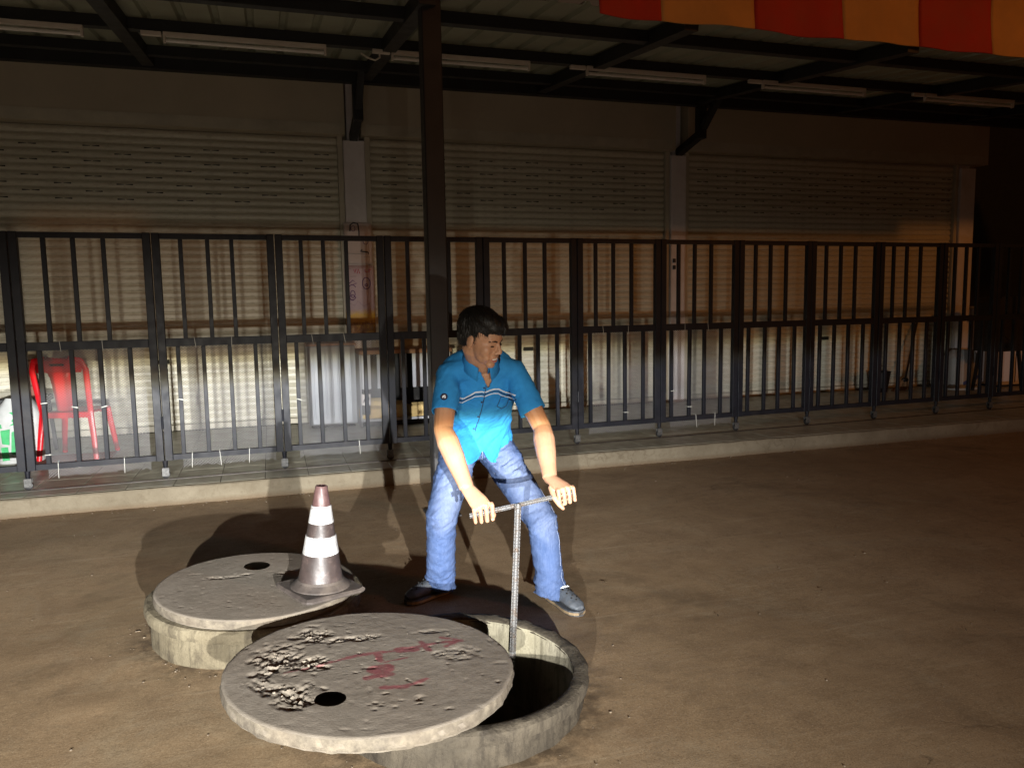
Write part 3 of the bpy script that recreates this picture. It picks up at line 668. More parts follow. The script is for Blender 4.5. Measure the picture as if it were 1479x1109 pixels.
def seg_dist(P, pts):
    d = np.full(len(P), 9.)
    for a, b in zip(pts[:-1], pts[1:]):
        a = np.array(a); b = np.array(b); ab = b - a; t = np.clip(((P - a) @ ab) / max(1e-9, ab @ ab), 0, 1)
        d = np.minimum(d, np.linalg.norm(P - (a + t[:, None] * ab), axis=1))
    return d
def lid(label, c, rad, th, tilt, holes, spall, paint, seed, rough):
    """cast concrete lid: dense polar disc, pitted top, ragged rim, lifting hole cut through"""
    nr, na = 96, 300
    vs = []; 
    for i in range(nr + 1):
        r = rad * (i + .3) / (nr + .3)
        for k in range(na):
            a = 2 * math.pi * k / na; vs.append((r * math.cos(a), r * math.sin(a), 0.))
    P = np.array(vs); P3 = P + np.array([seed * 3.1, 0, 0])
    z = fbm(P3, 4, 3) * .0022 * rough + fbm(P3, 38, 3) * .0013 * rough
    pits = vnoise(P3, 30); z -= np.clip(pits - .86, 0, 1) * .022 * rough
    ridge = fbm(P3 * np.array([1, 1.4, 1]), 24, 4); z -= np.clip(ridge - .24, 0, .2) * .05 * rough
    sm = np.zeros(len(P))
    for (x, y, rx, ry, s) in spall:
        dd = np.sqrt(((P[:, 0] - x) / rx) ** 2 + ((P[:, 1] - y) / ry) ** 2) + fbm(P3, 26, 3) * 1.3
        sm = np.maximum(sm, np.clip(1.15 - dd, 0, .6) / .6 * s)
    z += sm * (-.006 + fbm(P3, 52, 3) * .024 + fbm(P3 + 5, 150, 2) * .012)
    rr = np.hypot(P[:, 0], P[:, 1]) / rad
    z -= np.clip(rr - .985, 0, 1) * .25
    ang = np.arctan2(P[:, 1], P[:, 0])
    rj = fbm(np.c_[np.cos(ang) * 9, np.sin(ang) * 9, ang * 0 + seed], 1.0, 4) * .016 * rough
    P[:, 0] *= 1 + rj * rr ** 6; P[:, 1] *= 1 + rj * rr ** 6
    P[:, 2] = th + z
    mb = MB(); fs = []
    for i in range(nr):
        for k in range(na): fs.append((i * na + k, i * na + (k + 1) % na, (i + 1) * na + (k + 1) % na, (i + 1) * na + k))
    fs.append(tuple(range(na - 1, -1, -1))) if False else fs.append(tuple(range(na)))
    top = [tuple(p) for p in P]; last = nr * na
    side = []
    for q, (zz, k_) in enumerate(((.72, 1.004), (.45, 1.006), (.2, 1.002), (0., .99))):
        for k in range(na):
            p = P[last + k]; jj = 1 + .018 * rough * (vnoise(np.array([[math.cos(ang[last + k]) * 20, math.sin(ang[last + k]) * 20, zz * 4 + seed]]), 1)[0] - .5)
            side.append((p[0] * k_ * jj, p[1] * k_ * jj, p[2] * zz if zz else 0.))
    n0 = len(top)
    for k in range(na): fs.append((last + k, last + (k + 1) % na, n0 + (k + 1) % na, n0 + k))
    for q in range(3):
        for k in range(na): fs.append((n0 + q * na + k, n0 + q * na + (k + 1) % na, n0 + (q + 1) * na + (k + 1) % na, n0 + (q + 1) * na + k))
    fs.append(tuple(n0 + 3 * na + k for k in range(na - 1, -1, -1)))
    mb.add(top + side, fs); me = mb.mesh('concrete_disc', MT['lid'], smooth=True)
    o = link('concrete_disc', me, None, c, (R(tilt[1]), R(tilt[0]), 0))
    # paint marks as a vertex mask
    P2 = coords(me)[:, :2].astype(float); pn = np.zeros(len(P2)); wob = fbm(np.c_[P2, np.zeros(len(P2))], 40, 3) * .014
    for wd, pts in paint: pn = np.maximum(pn, np.clip((wd * .82 + wob - seg_dist(P2, pts)) / .006 + .5, 0, 1))
    at = me.attributes.new('paint', 'FLOAT', 'POINT'); at.data.foreach_set('value', pn.astype(np.float32))
    # lifting hole
    for (hx, hy, hr) in holes:
        cb = MB().tube([(hx, hy, -.1), (hx, hy, .0), (hx, hy, .2)], [hr, hr, hr * 1.10], 40); co = link('tmp', cb.mesh('tmp'), None, c, o.rotation_euler)
        bo = o.modifiers.new('b', 'BOOLEAN'); bo.object = co; bo.solver = 'EXACT'; bo.operation = 'DIFFERENCE'
        dg = bpy.context.evaluated_depsgraph_get(); m2 = bpy.data.meshes.new_from_object(o.evaluated_get(dg)); o.modifiers.clear(); o.data = m2; m2.name = 'concrete_disc'
        bpy.data.objects.remove(co)
    tag(o, label, 'manhole lid')
    return o
LC = (.286, 2.675, .163)
def L1(x, y):
    """photo coordinates measured on the lid -> lid plane, written once as plain numbers"""
    return (x, y)
spall1 = [(-.27, -.185, .075, .095, 1.), (-.33, .10, .085, .13, .9), (-.19, .30, .075, .07, .9), (-.20, .05, .06, .06, 1.), (-.03, .24, .13, .03, .7), (.33, .02, .085, .06, .38), (.26, .24, .11, .02, .35), (.12, -.30, .02, .02, .6), (-.36, -.1, .05, .06, .8)]
# paint strokes measured on the lid (metres from its centre)
paint1 = [(.011, [(.36, .125), (.27, .125), (.20, .11), (.12, .09), (.02, .09), (-.06, .075), (-.14, .045)]), (.030, [(.115, .095), (.165, .09)]), (.013, [(.205, .15), (.225, .06)]),
          (.011, [(.29, .17), (.345, .14)]), (.010, [(.29, .085), (.355, .13)]), (.016, [(.03, .085), (.035, .02)]), (.042, [(.01, -.055), (.045, -.05)]), (.020, [(-.03, -.11), (.05, -.10)]),
          (.006, [(-.14, .045), (-.30, -.005)]), (.017, [(.01, -.195), (.085, -.205)]), (.011, [(.085, -.205), (.17, -.165)]), (.005, [(.05, .0), (.13, .02)])]
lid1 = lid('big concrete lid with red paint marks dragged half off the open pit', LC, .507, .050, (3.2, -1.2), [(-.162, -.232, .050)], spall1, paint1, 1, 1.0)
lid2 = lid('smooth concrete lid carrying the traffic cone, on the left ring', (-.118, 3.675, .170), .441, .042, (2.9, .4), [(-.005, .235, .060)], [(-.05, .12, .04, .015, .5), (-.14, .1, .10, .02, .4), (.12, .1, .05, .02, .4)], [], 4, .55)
mb = MB(); rg = random.Random(4)
for (x, y, rx, ry, s) in spall1:
    for k in range(int(1500 * rx * ry * s)):
        a = rg.uniform(0, 6.28); q = math.sqrt(rg.random()) * .95; px, py = x + rx * q * math.cos(a), y + ry * q * math.sin(a)
        if math.hypot(px, py) > .49 or math.hypot(px + .162, py + .232) < .055: continue
        r = rg.choice((.0014, .0016, .002, .002, .0025, .003, .0035, .005, .0075))
        vs = []; 
        b = MB().ell((0, 0, 0), (r * rg.uniform(.8, 1.5), r * rg.uniform(.7, 1.2), r * rg.uniform(.35, .7)), 6, 4)
        rt = Matrix.Rotation(rg.uniform(0, 6), 3, 'Z')
        mb.add([tuple(rt @ (Vector(v) * rg.uniform(.75, 1.2)) + Vector((px, py, .050 + r * .15))) for v in b.v], b.f)
rb_ = stuff(obj('rubble', mb, MT['rubble'], lid1))

# ------------------------------------------------------------------ traffic cone
CC = Vector((.160, 3.500, .206)); ct = thing('traffic_cone', 'worn dark red traffic cone with two white bands standing on the left lid', 'traffic cone', tuple(CC)); ct.rotation_euler = (R(.4), R(2.9), R(0))
mb = MB(); q = .137; bev = .05
base = []
for z, s in ((0, .97), (.004, 1.), (.013, 1.), (.020, .95)):
    for k in range(4):
        a = R(45 + 25 + 90 * k)
        for da in (-7, 0, 7):
            rr = .205 * s * (1 if da == 0 else .945); base.append((rr * math.cos(a + R(da) + 0), rr * math.sin(a + R(da)), z + (.004 if da == 0 and z > .003 else 0)))
fs = []
for l in range(3):
    for k in range(12): fs.append((l * 12 + k, l * 12 + (k + 1) % 12, (l + 1) * 12 + (k + 1) % 12, (l + 1) * 12 + k))
fs += [tuple(range(11, -1, -1)), tuple(range(36, 48))]
mb.add(base, fs); mb.lathe([(.134, .017), (.131, .027), (.120, .036), (.106, .048), (.100, .058)], 48)
MT['cone_base'] = plain('cone_base_rubber', (.040, .031, .026), .75, .4, 14, dirt=(.10, .08, .06), dirt_amt=.6)
obj('base', mb, MT['cone_base'], ct, smooth=False)
def cr(z): return .0985 - (z - .058) * (.0985 - .026) / (.480 - .058)
def frus(z0, z1, off=0., steps=6): return [(cr(z0 + (z1 - z0) * k / steps) + off, z0 + (z1 - z0) * k / steps) for k in range(steps + 1)]
wob = jitter(12, .0011, 5)
obj('body', MB().lathe(frus(.056, .388, 0, 22) , 48, jit=wob), MT['cone'], ct, smooth=True)
obj('tip', MB().lathe(frus(.388, .478, 0, 8) + [(.0235, .482), (.0195, .480), (.020, .44), (.03, .40)], 48, jit=wob), MT['cone_tip'], ct, smooth=True)
for z0, z1 in ((.176, .256), (.316, .392)):
    obj('white_band', MB().lathe([(cr(z0), z0 - .001)] + frus(z0, z1, .0028, 7) + [(cr(z1), z1 + .001)], 48, jit=wob), MT['band'], ct, smooth=True)

# ------------------------------------------------------------------ T-shaped lifting bar of rebar
def rebar(mb, a, b, r, pitch=None):
    a, b = Vector(a), Vector(b); L_ = (b - a).length; pitch = pitch or r * 1.25; t = (b - a).normalized()
    n = int(L_ / pitch); pts = []; rad = []
    for k in range(n):
        for q, s in ((0, .86), (.32, .88), (.5, 1.10), (.72, 1.10), (.88, .88)):
            pts.append(a + t * (k + q) * pitch); rad.append(r * s)
    mb.tube(pts, rad, 12)
    x = t.cross(Vector((0, 1, .2))).normalized()
    for s in (-1, 1): mb.bar(a + x * s * r, b + x * s * r, r * .35, r * .3)
    return mb
TO = (.985, 3.03, .654)
tb = thing('lifting_bar', 'rusty T-shaped rebar lifting bar held by the man above the pit', 'lifting bar', TO)
obj('shaft', rebar(MB(), (.963, 3.03, .645), (.9045, 2.985, -.16), .0118), MT['rebar'], tb, TO, True)
obj('handle', rebar(MB(), (.758, 3.057, .6065), (1.225, 3.03, .672), .0092), MT['rebar'], tb, TO, True)
obj('weld', MB().ell((.963, 3.032, .634), (.016, .016, .014), 12, 8), MT['rebar'], tb, TO, True)
# ================================================================== PERSON
PO = (1.0, 3.6, 0)
V = Vector
HC = V((.898, 3.315, 1.336))                        # head centre
def nrm(v): return V(v).normalized()
hf = nrm((.63, -.69, -.37)); hu0 = nrm((.10, -.10, 1)); hr = hf.cross(hu0).normalized(); hu = hr.cross(hf).normalized()
_tl = R(6); hu, hr = (hu * math.cos(_tl) + hr * math.sin(_tl)), (hr * math.cos(_tl) - hu * math.sin(_tl))
HM = Matrix((hf, hr, hu)).transposed()
def hp(f, r, u): return HC + hf * f + hr * r + hu * u
# joints: (image-left arm is the man's right arm)
SHL, SHR = V((.776, 3.475, 1.164)), V((1.090, 3.465, 1.164))
ELL, ELR = V((.713, 3.33, .930)), V((1.186, 3.34, .905))
WRL, WRR = V((.764, 3.125, .712)), V((1.140, 3.120, .722))
NECK = V((.915, 3.43, 1.225))
torso = [V((.99, 3.82, .74)), V((.99, 3.79, .84)), V((.98, 3.735, .94)), V((.96, 3.63, 1.06)), V((.945, 3.53, 1.155)), V((.935, 3.465, 1.215))]
tr = [(.165, .12), (.158, .112), (.150, .110), (.172, .122), (.185, .112), (.13, .075)]
b = MB()
b.tube(torso, tr, 20, side=(1, 0, 0))
for s, e, wr in ((SHL, ELL, WRL), (SHR, ELR, WRR)):
    b.ell(s, (.056, .056, .056))
    b.tube([s, s.lerp(e, .35), s.lerp(e, .75), e], [.054, .053, .046, .043], 14)
    b.ell(e, (.042, .042, .042))
    d = (wr - e)
    b.ell(wr, (.0285, .0265, .028))
    b.tube([e, e.lerp(wr, .22), e.lerp(wr, .5), e.lerp(wr, .8), wr], [.042, .050, .046, (.037, .033), (.033, .027)], 16, side=(1, 0, 0))
# neck and head
b.tube([V((.935, 3.50, 1.20)), NECK, hp(-.030, 0, -.055), hp(-.02, 0, -.02)], [.075, .060, .055, .055], 16)
def he(c, r): b.ell(hp(*c), r, 20, 14, HM)
he((-.008, 0, .030), (.094, .076, .086)); he((.030, 0, -.022), (.058, .064, .076)); he((.040, 0, -.070), (.046, .052, .038))
he((.073, 0, -.097), (.021, .024, .018)); he((.050, .040, -.030), (.032, .024, .032)); he((.050, -.040, -.030), (.032, .024, .032))
he((.070, 0, .020), (.020, .050, .016)); he((.068, 0, -.060), (.025, .034, .026))
he((.062, .036, -.062), (.022, .016, .02)); he((.062, -.036, -.062), (.022, .016, .02))
b.tube([hp(.082, 0, .012), hp(.094, 0, -.006), hp(.105, 0, -.024), hp(.104, 0, -.036)], [.007, .009, .0125, .010], 12, side=hr)
he((.094, .012, -.034), (.012, .009, .008)); he((.094, -.012, -.034), (.012, .009, .008))
he((.084, 0, -.054), (.013, .026, .006)); he((.082, 0, -.076), (.014, .023, .0075))
for s in (1, -1):
    b.ell(hp(-.010, s * .078, -.008), (.022, .009, .033), 14, 10, HM @ Matrix.Rotation(s * .3, 3, 'Z'))
    b.ell(hp(-.006, s * .078, -.032), (.013, .008, .012), 10, 8, HM)
# hands: palm, four curled fingers, thumb
def hand(wr, mcp0, mcp1, bar0, bar1, thumb, fsc=1., order=1):
    """mcp0..mcp1 = knuckle line (index .. little); bar0..bar1 = axis of the gripped bar under it"""
    cm = (mcp0 + mcp1) / 2
    ax = (mcp1 - mcp0).normalized()
    b.tube([wr, wr.lerp(cm, .3), wr.lerp(cm, .7), cm], [(.029, .022), (.034, .020), (.041, .017), (.040, .013)], 16, side=ax)
    for k, (ln, rr) in enumerate(((.94, .0089), (1.02, .0093), (.98, .0088), (.82, .0079))):
        t = k / 3; m = mcp0.lerp(mcp1, t) + V((0, 0, .004 * math.sin(t * math.pi)))
        bb = bar0.lerp(bar1, t)                    # bar point below this finger
        ax_b = (bar1 - bar0).normalized()
        fw = (m - wr); fw -= ax_b * fw.dot(ax_b); fw.normalize()         # away from the wrist
        dn = ax_b.cross(fw); dn = dn if dn.z < 0 else -dn
        pip = bb + fw * .020 - dn * -.028 * ln; pip = m + ((bb + fw * .024 + dn * .030 * ln) - m)
        dip = bb + dn * .036 * ln - fw * .004
        tip = bb + dn * .018 - fw * .022
        b.tube([m - fw * .012, m, m.lerp(pip, .5) + fw * .004, pip, pip.lerp(dip, .5) + dn * .002, dip, dip.lerp(tip, .6), tip], [rr * 1.1, rr * 1.12, rr, rr * 1.02, rr * .95, rr * .92, rr * .85, rr * .7], 12)
        b.ell(m, (rr * 1.15,) * 3, 10, 8); b.ell(tip, (rr * .72,) * 3, 10, 8)
    b.tube([wr.lerp(cm, .35)] + thumb, [.018, .015, .0125, .0108, .0085], 12); b.ell(thumb[-1], (.0085,) * 3, 10, 8)
bd = V((.435, -.025, .061)).normalized()
barp = lambda x: V((x, 3.055 - (x - .79) * .0575, .611 + (x - .79) * .1402))
hand(WRL, V((.848, 3.030, .651)), V((.772, 3.038, .637)), barp(.852), barp(.778), [V((.818, 3.085, .655)), V((.850, 3.070, .628)), V((.860, 3.045, .604)), V((.850, 3.030, .590))])
hand(WRR, V((1.138, 3.012, .690)), V((1.210, 3.020, .694)), barp(1.144), barp(1.213), [V((1.128, 3.07, .690)), V((1.128, 3.030, .655)), V((1.142, 3.015, .630)), V((1.158, 3.010, .612))])
me = remeshed('person', b, .0030, 4, MT['skin'], PO)
bm = bmesh.new(); bm.from_mesh(me); hv_ = [v for v in bm.verts if (v.co + V(PO) - HC).length < .135]
for _ in range(6): bmesh.ops.smooth_vert(bm, verts=hv_, factor=.5, use_axis_x=True, use_axis_y=True, use_axis_z=True)
bm.to_mesh(me); bm.free()
person = link('person', me, None, PO)
tag(person, 'man in blue short sleeved shirt and jeans leaning over the open pit', 'person')
# hair: thick short black hair with a side-swept fringe
h = MB()
def hh(c, r): h.ell(hp(*c), r, 28, 20, HM)
hh((-.024, 0, .044), (.108, .088, .094)); hh((.030, .004, .076), (.074, .070, .050)); hh((-.058, 0, .008), (.062, .078, .074)); hh((.0, .035, .09), (.08, .05, .05))
hm = remeshed('hair', h, .0035, 2, MT['hair'])
P = coords(hm).astype(float); rel = P - np.array(HC); fl = np.c_[rel @ np.array(hf), rel @ np.array(hr), rel @ np.array(hu)]
st = fbm(np.c_[fl[:, 0] * .35 + fl[:, 2] * .2, fl[:, 1] * 1.3, fl[:, 2] * .3], 70, 3) * .004 + fbm(fl, 9, 2) * .006
P += normals(hm) * st[:, None]; setco(hm, P)
hA, hF, hR, hU = np.array(HC), np.array(hf), np.array(hr), np.array(hu)
def hairkeep(c, n):
    q = np.array(c) - hA; f, r, u = q @ hF, q @ hR, q @ hU
    jag = .0035 * math.sin(r * 190) + .003 * math.sin(r * 71 + f * 90)
    if f > .018:                                   # forehead hairline
        return u > .060 + jag - .02 * (abs(r) > .055)
    if abs(r) > .045 and f > -.012: return u > .018 + jag * .6 - (f < .006) * .022          # sideburn and over the ear
    return u > -.062 + .3 * (f + .05) + jag * .4
cut(hm, hairkeep); hm.transform(Matrix.Translation(-V(PO)))
hair = link('hair', hm, person); solidify(hair, .006)
# loose locks lying on the hair, combed from the crown
rg = random.Random(5); hv = coords(hm).astype(float) + np.array(PO); hn = normals(hm).astype(float); lk = MB()
crown = hA + hF * -.055 + hU * .135
for k in rg.sample(range(len(hv)), min(900, len(hv))):
    p0 = hv[k]; n0 = hn[k]; fl_ = p0 - crown + hF * .02 + hR * .012 - hU * .02; fl_ -= n0 * (fl_ @ n0); l_ = np.linalg.norm(fl_)
    if l_ < 1e-4: continue
    fl_ /= l_; sd_ = np.cross(n0, fl_); ln = rg.uniform(.018, .034); wd = rg.uniform(.0010, .0022); lift = rg.uniform(.0015, .0045); sk = rg.uniform(-.3, .3)
    if (p0 - hA) @ hF > .045 and (p0 - hA) @ hU < .075: ln *= .5
    vs = []
    for q, (t_, h_) in enumerate(((0, -.001), (.4, .8), (.75, 1.), (1., .45))):
        c_ = p0 + fl_ * ln * t_ + sd_ * sk * ln * t_ * t_ - n0 * (ln * t_) ** 2 * 4.5 + n0 * lift * h_; w2 = wd * (1 - .8 * t_)
        vs += [c_ + sd_ * w2, c_ + n0 * w2 * .9, c_ - sd_ * w2]
    lk.add(vs, [(3 * q + e, 3 * q + (e + 1) % 3, 3 * q + 3 + (e + 1) % 3, 3 * q + 3 + e) for q in range(3) for e in range(3)])
stuff(obj('hair_locks', lk, MT['hair'], hair, PO, True))
# eyes, brows, mouth
for s in (1, -1):
    e = MB().ell(hp(.0795, s * .031, -.004), (.0065, .0125, .0032), 14, 8, HM); obj('eye', e, MT['eye'], person, PO, True)
    bw = MB().tube([hp(.0905 - .004 * (k - 1) ** 2 * .6 - k * .0045, s * (.014 + k * .0125), .017 + .005 * math.sin(k * 1.2)) for k in range(4)], [(.002, .0030), (.0022, .0036), (.002, .0032), (.001, .002)], 8, side=hf); obj('eyebrow', bw, MT['hair'], person, PO, True)
obj('teeth', MB().ell(hp(.0905, 0, -.0655), (.0055, .021, .0048), 14, 8, HM), MT['teeth'], person, PO, True)
obj('lower_lip', MB().tube([hp(.080, -.026, -.064), hp(.092, -.014, -.073), hp(.0955, 0, -.0755), hp(.092, .014, -.073), hp(.080, .026, -.064)], [.002, .004, .0048, .004, .002], 8), MT['lip'], person, PO, True)

# ---- shirt
s_ = MB()
st_path = [V((.985, 3.79, .685)), V((.988, 3.785, .74)), V((.988, 3.775, .84)), V((.98, 3.725, .94)), V((.958, 3.62, 1.06)), V((.945, 3.53, 1.150)), V((.935, 3.46, 1.222)), V((.93, 3.435, 1.245))]
st_r = [(.188, .150), (.187, .146), (.178, .136), (.172, .132), (.186, .140), (.186, .126), (.135, .090), (.080, .070)]
s_.tube(st_path, st_r, 28, side=(1, 0, 0))
sleeve_end = {}
s_.ell((.905, 3.505, 1.205), (.150, .085, .066), 20, 12); s_.ell((.900, 3.50, 1.235), (.095, .075, .05), 20, 12)
for tg, s, e in ((0, SHL, ELL), (1, SHR, ELR)):
    s_.ell(s, (.060, .066, .056), 18, 12)
    ee = s.lerp(e, .70); sleeve_end[tg] = (ee, (e - s).normalized())
    s_.tube([V((.94, 3.46, 1.205)).lerp(s, .45), s, s.lerp(e, .3), s.lerp(e, .55), s.lerp(e, .80)], [.066, .062, .061, .061, .064], 20, side=(0, 1, 0))
sm = remeshed('shirt', s_, .0065, 5, MT['shirt'])
P = coords(sm).astype(float); N_ = normals(sm).astype(float)
# drape: long folds running from the armpits and along the belly, plus small crumple
fold = fbm(np.c_[P[:, 0] * 1.0 + P[:, 2] * .6, P[:, 1] * .5, P[:, 2] * .45], 9, 3)
fold2 = np.abs(fbm(np.c_[P[:, 0] * 1.2 - P[:, 2] * .9, P[:, 1] * .4, P[:, 2] * .5 + 3], 14, 3))
cr2 = fbm(P, 34, 3)
low = np.clip((1.12 - P[:, 2]) / .35, .25, 1)
P += N_ * (fold * .040 * low + (.10 - fold2) * .060 * low + cr2 * .007)[:, None]
# arm folds at sleeve
setco(sm, P)
def shirtkeep(c, n):
    for tg in (0, 1):
        e0, d0 = sleeve_end[tg]
        q0 = c - e0; along = q0.dot(d0)
        if along > .0 and along < .14 and (q0 - d0 * along).length < .083 and (c.x < e0.x + .070 if tg == 0 else c.x > e0.x - .070): return False
    # curved hem with two front tails and a gap at the placket
    x = c.x - .975
    if c.y < 3.80: hem = .742 + .05 * abs(x) * (1 if abs(x) < .1 else 1.8) - .042 * math.exp(-((abs(x) - .070) / .05) ** 2) - .010 + (.035 * math.exp(-(x / .018) ** 2))
    else: hem = .73
    if c.z < hem: return False
    # open neck: cut round the neck, V at the front
    q = c - V((.925, 3.425, 1.245)); ax_ = nrm((-.02, -.45, .89))
    hgt = q.dot(ax_); rad = (q - ax_ * hgt).length
    if rad < .074 and hgt > -.035: return False
    xx = abs(c.x - (.945 + .3 * (1.2 - c.z) * .2)); 
    if c.y < 3.46 and c.z > 1.098 and xx < .062 * (c.z - 1.098) / .13 + .002: return False
    return True
cut(sm, shirtkeep)
bm = bmesh.new(); bm.from_mesh(sm)
# keep the largest island only
seen = set(); best = []
for f in bm.faces:
    if f in seen: continue
    isl = [f]; seen.add(f); k = 0
    while k < len(isl):
        for e in isl[k].edges:
            for f2 in e.link_faces:
                if f2 not in seen: seen.add(f2); isl.append(f2)
        k += 1
    if len(isl) > len(best): best = isl
bs = set(best); bmesh.ops.delete(bm, geom=[f for f in bm.faces if f not in bs], context='FACES'); bm.to_mesh(sm); bm.free()
def hem_z(x, y):
    x = x - .975
    if y < 3.80: return .742 + .05 * abs(x) * (1 if abs(x) < .1 else 1.8) - .042 * math.exp(-((abs(x) - .070) / .05) ** 2) - .010 + (.035 * math.exp(-(x / .018) ** 2))
    return .73
bm = bmesh.new(); bm.from_mesh(sm)
for v in bm.verts:
    if not v.is_boundary: continue
    c = v.co; done = False
    for tg in (0, 1):
        e0, d0 = sleeve_end[tg]; dd = (c - e0).dot(d0)
        if abs(dd) < .02 and (c - e0).length < .12: v.co = c - d0 * dd; done = True
    if not done and c.z < .83: v.co.z = hem_z(c.x, c.y)
for v in bm.verts:                                   # even out the edge loops
    if v.is_boundary and v.co.z > .83 and v.co.z < 1.3:
        nb = [e.other_vert(v).co for e in v.link_edges if e.is_boundary]
        if len(nb) == 2: v.co = v.co * .4 + (nb[0] + nb[1]) * .3
bm.to_mesh(sm); bm.free()
bvh = BVHTree.FromPolygons([v.co.copy() for v in sm.vertices], [tuple(p.vertices) for p in sm.polygons])
sm.transform(Matrix.Translation(-V(PO)))
sm.polygons.foreach_set('use_smooth', [True] * len(sm.polygons))
shirt = link('shirt', sm, person); solidify(shirt, .003)
def on_shirt(x, z, off=.0022, d=(0, 1, 0.0)):
    h_ = bvh.ray_cast(V((x, 2.6, z)), V(d))
    if h_[0] is None: return None, None
    n = h_[1] if h_[1].y < 0 else -h_[1]
    return h_[0] + n * off, n
def ribbon(name, pts, w_, m, par, off=.0022, closed=False):
    q = []
    for (a, c) in zip(pts[:-1], pts[1:]):
        k = max(2, int(math.dist(a, c) / .006))
        for i in range(k): q.append((a[0] + (c[0] - a[0]) * i / k, a[1] + (c[1] - a[1]) * i / k))
    q.append(pts[-1]); mb = MB(); vs = []; 
    for i, (x, z) in enumerate(q):
        a = q[max(0, i - 1)]; c = q[min(len(q) - 1, i + 1)]; dx, dz = c[0] - a[0], c[1] - a[1]; l = math.hypot(dx, dz) or 1
        nx_, nz_ = -dz / l * w_ / 2, dx / l * w_ / 2
        for s in (1, -1):
            p, n = on_shirt(x + s * nx_, z + s * nz_, off)
            if p is None: p = V(vs[-1]) if vs else V((x, 3.4, z))
            vs.append(tuple(p))
    mb.add(vs, [(2 * i, 2 * i + 1, 2 * i + 3, 2 * i + 2) for i in range(len(q) - 1)])
    o = obj(name, mb, m, par, PO, True); solidify(o, .001); return o
def S(px, py, Y=3.42):
    """front-of-shirt measurements (photo pixels at the shirt's distance) as world x, z"""
    dx, dy = (px - 739.5), -(py - 554.5)
    d = _f * 1111 + _r2 * dx + _u2 * dy; t = Y / d.y
    return (d.x * t, d.z * t + 1.5)
U = [(663, 574), (668, 577), (674, 578), (680, 573), (688, 567), (697, 566), (701, 567)]
U2 = [(702, 567), (708, 564), (714, 562), (721, 562), (727, 565), (735, 568), (742, 570)]
for pl in (U, U2):
    ribbon('white_stripe', [S(*p_) for p_ in pl], .0065, MT['stripe'], shirt)
    ribbon('white_stripe', [S(p_[0], p_[1] + 6.5) for p_ in pl], .0040, MT['stripe'], shirt)
    ribbon('navy_stripe', [S(p_[0], p_[1] + 3.4) for p_ in pl], .0045, MT['navy'], shirt, .0018)
cx0 = S(702, 545)[0]
ribbon('placket_edge', [S(702, 556), S(702, 600), S(702, 632)], .0035, MT['navy'], shirt, .0012)
for py in (560, 582, 606, 628):
    p, n = on_shirt(*S(699.5, py), .003)
    if p is not None: obj('button', MB().ell(p, (.0045, .003, .0045), 10, 6), MT['navy'], shirt, PO, True)
for pl in ([S(727, 574), S(725, 590), S(733, 594), S(741, 590), S(743, 575)], [S(727, 575), S(743, 573)]):
    ribbon('pocket_seam', pl, .0028, MT['navy'], shirt, .0009)
# round badge on the sleeve
bc = S(641, 573, 3.36); p, n = on_shirt(*bc, .003)
if p is not None:
    rot = n.to_track_quat('Z', 'Y').to_matrix()
    bd_ = MB(); bd_.add([tuple(rot @ V((.0165 * math.cos(a), .0165 * math.sin(a), z)) + p) for z in (-.002, .001) for a in (2 * math.pi * k / 20 for k in range(20))], [tuple(range(20, 40))] + [(k, (k + 1) % 20, 20 + (k + 1) % 20, 20 + k) for k in range(20)])
    obj('badge', bd_, MT['navy'], shirt, PO)
    for (ax_, ay_, w1, w2) in ((.002, .004, .006, .0045), (-.004, -.002, .004, .007), (.005, -.004, .0035, .006)):
        obj('badge_print', MB().ell(p + rot @ V((ax_, ay_, .0016)), (w1, w1 * .5, w2), 10, 6), MT['stripe'], shirt, PO, True)
# collar: two stiff leaves folded over the neck opening
nk = V((.916, 3.420, 1.240)); nax = nrm((-.02, -.42, .90)); nx_ = V((1, 0, 0)); ny_ = nax.cross(nx_).normalized(); nx_ = ny_.cross(nax)
for s in (1, -1):
    mb = MB(); vs = []; m_ = 14
    for i in range(m_ + 1):
        a = R(90) - s * R(8 + 152 * i / m_)        # from nape (back) round to the throat
        rr0, rr1, rr2 = .066, .074, .085 + .012 * (i / m_)
        dirv = nx_ * math.cos(a) + ny_ * math.sin(a)
        drop = -.045 * (i / m_) ** 2
        vs += [nk + dirv * rr0 + nax * (-.008 + drop), nk + dirv * (rr0 + .002) + nax * (.026 + drop), nk + dirv * rr1 + nax * (.030 + drop), nk + dirv * rr2 + nax * (-.012 + drop * 1.35)]
    mb.add([tuple(v) for v in vs], [(4 * i + q, 4 * i + q + 1, 4 * i + 5 + q, 4 * i + 4 + q) for i in range(m_) for q in range(3)])
    o = obj('collar', mb, MT['shirt'], shirt, PO, True); solidify(o, .003)

# ---- jeans
j = MB()
HL, HR_ = V((.895, 3.80, .745)), V((1.085, 3.79, .735))
KL, KR = V((.752, 3.605, .455)), V((1.232, 3.49, .415))
AL, AR = V((.772, 3.760, .075)), V((1.268, 3.475, .070))
j.tube([V((.99, 3.79, .88)), V((.99, 3.80, .80)), V((.99, 3.815, .735))], [(.160, .122), (.170, .130), (.160, .125)], 24, side=(1, 0, 0))
for Hh, Kk, Aa in ((HL, KL, AL), (HR_, KR, AR)):
    j.ell(Hh, (.098, .115, .10), 18, 12)
    j.tube([Hh, Hh.lerp(Kk, .25), Hh.lerp(Kk, .6), Kk, Kk.lerp(Aa, .35), Kk.lerp(Aa, .7), Aa, Aa + V((0, .01, -.035))], [(.095, .112), (.094, .108), (.083, .092), (.076, .082), (.074, .080), (.072, .078), (.074, .084), (.075, .086)], 22, side=(1, -.15, 0))
jm = remeshed('jeans', j, .0065, 6, MT['denim'])
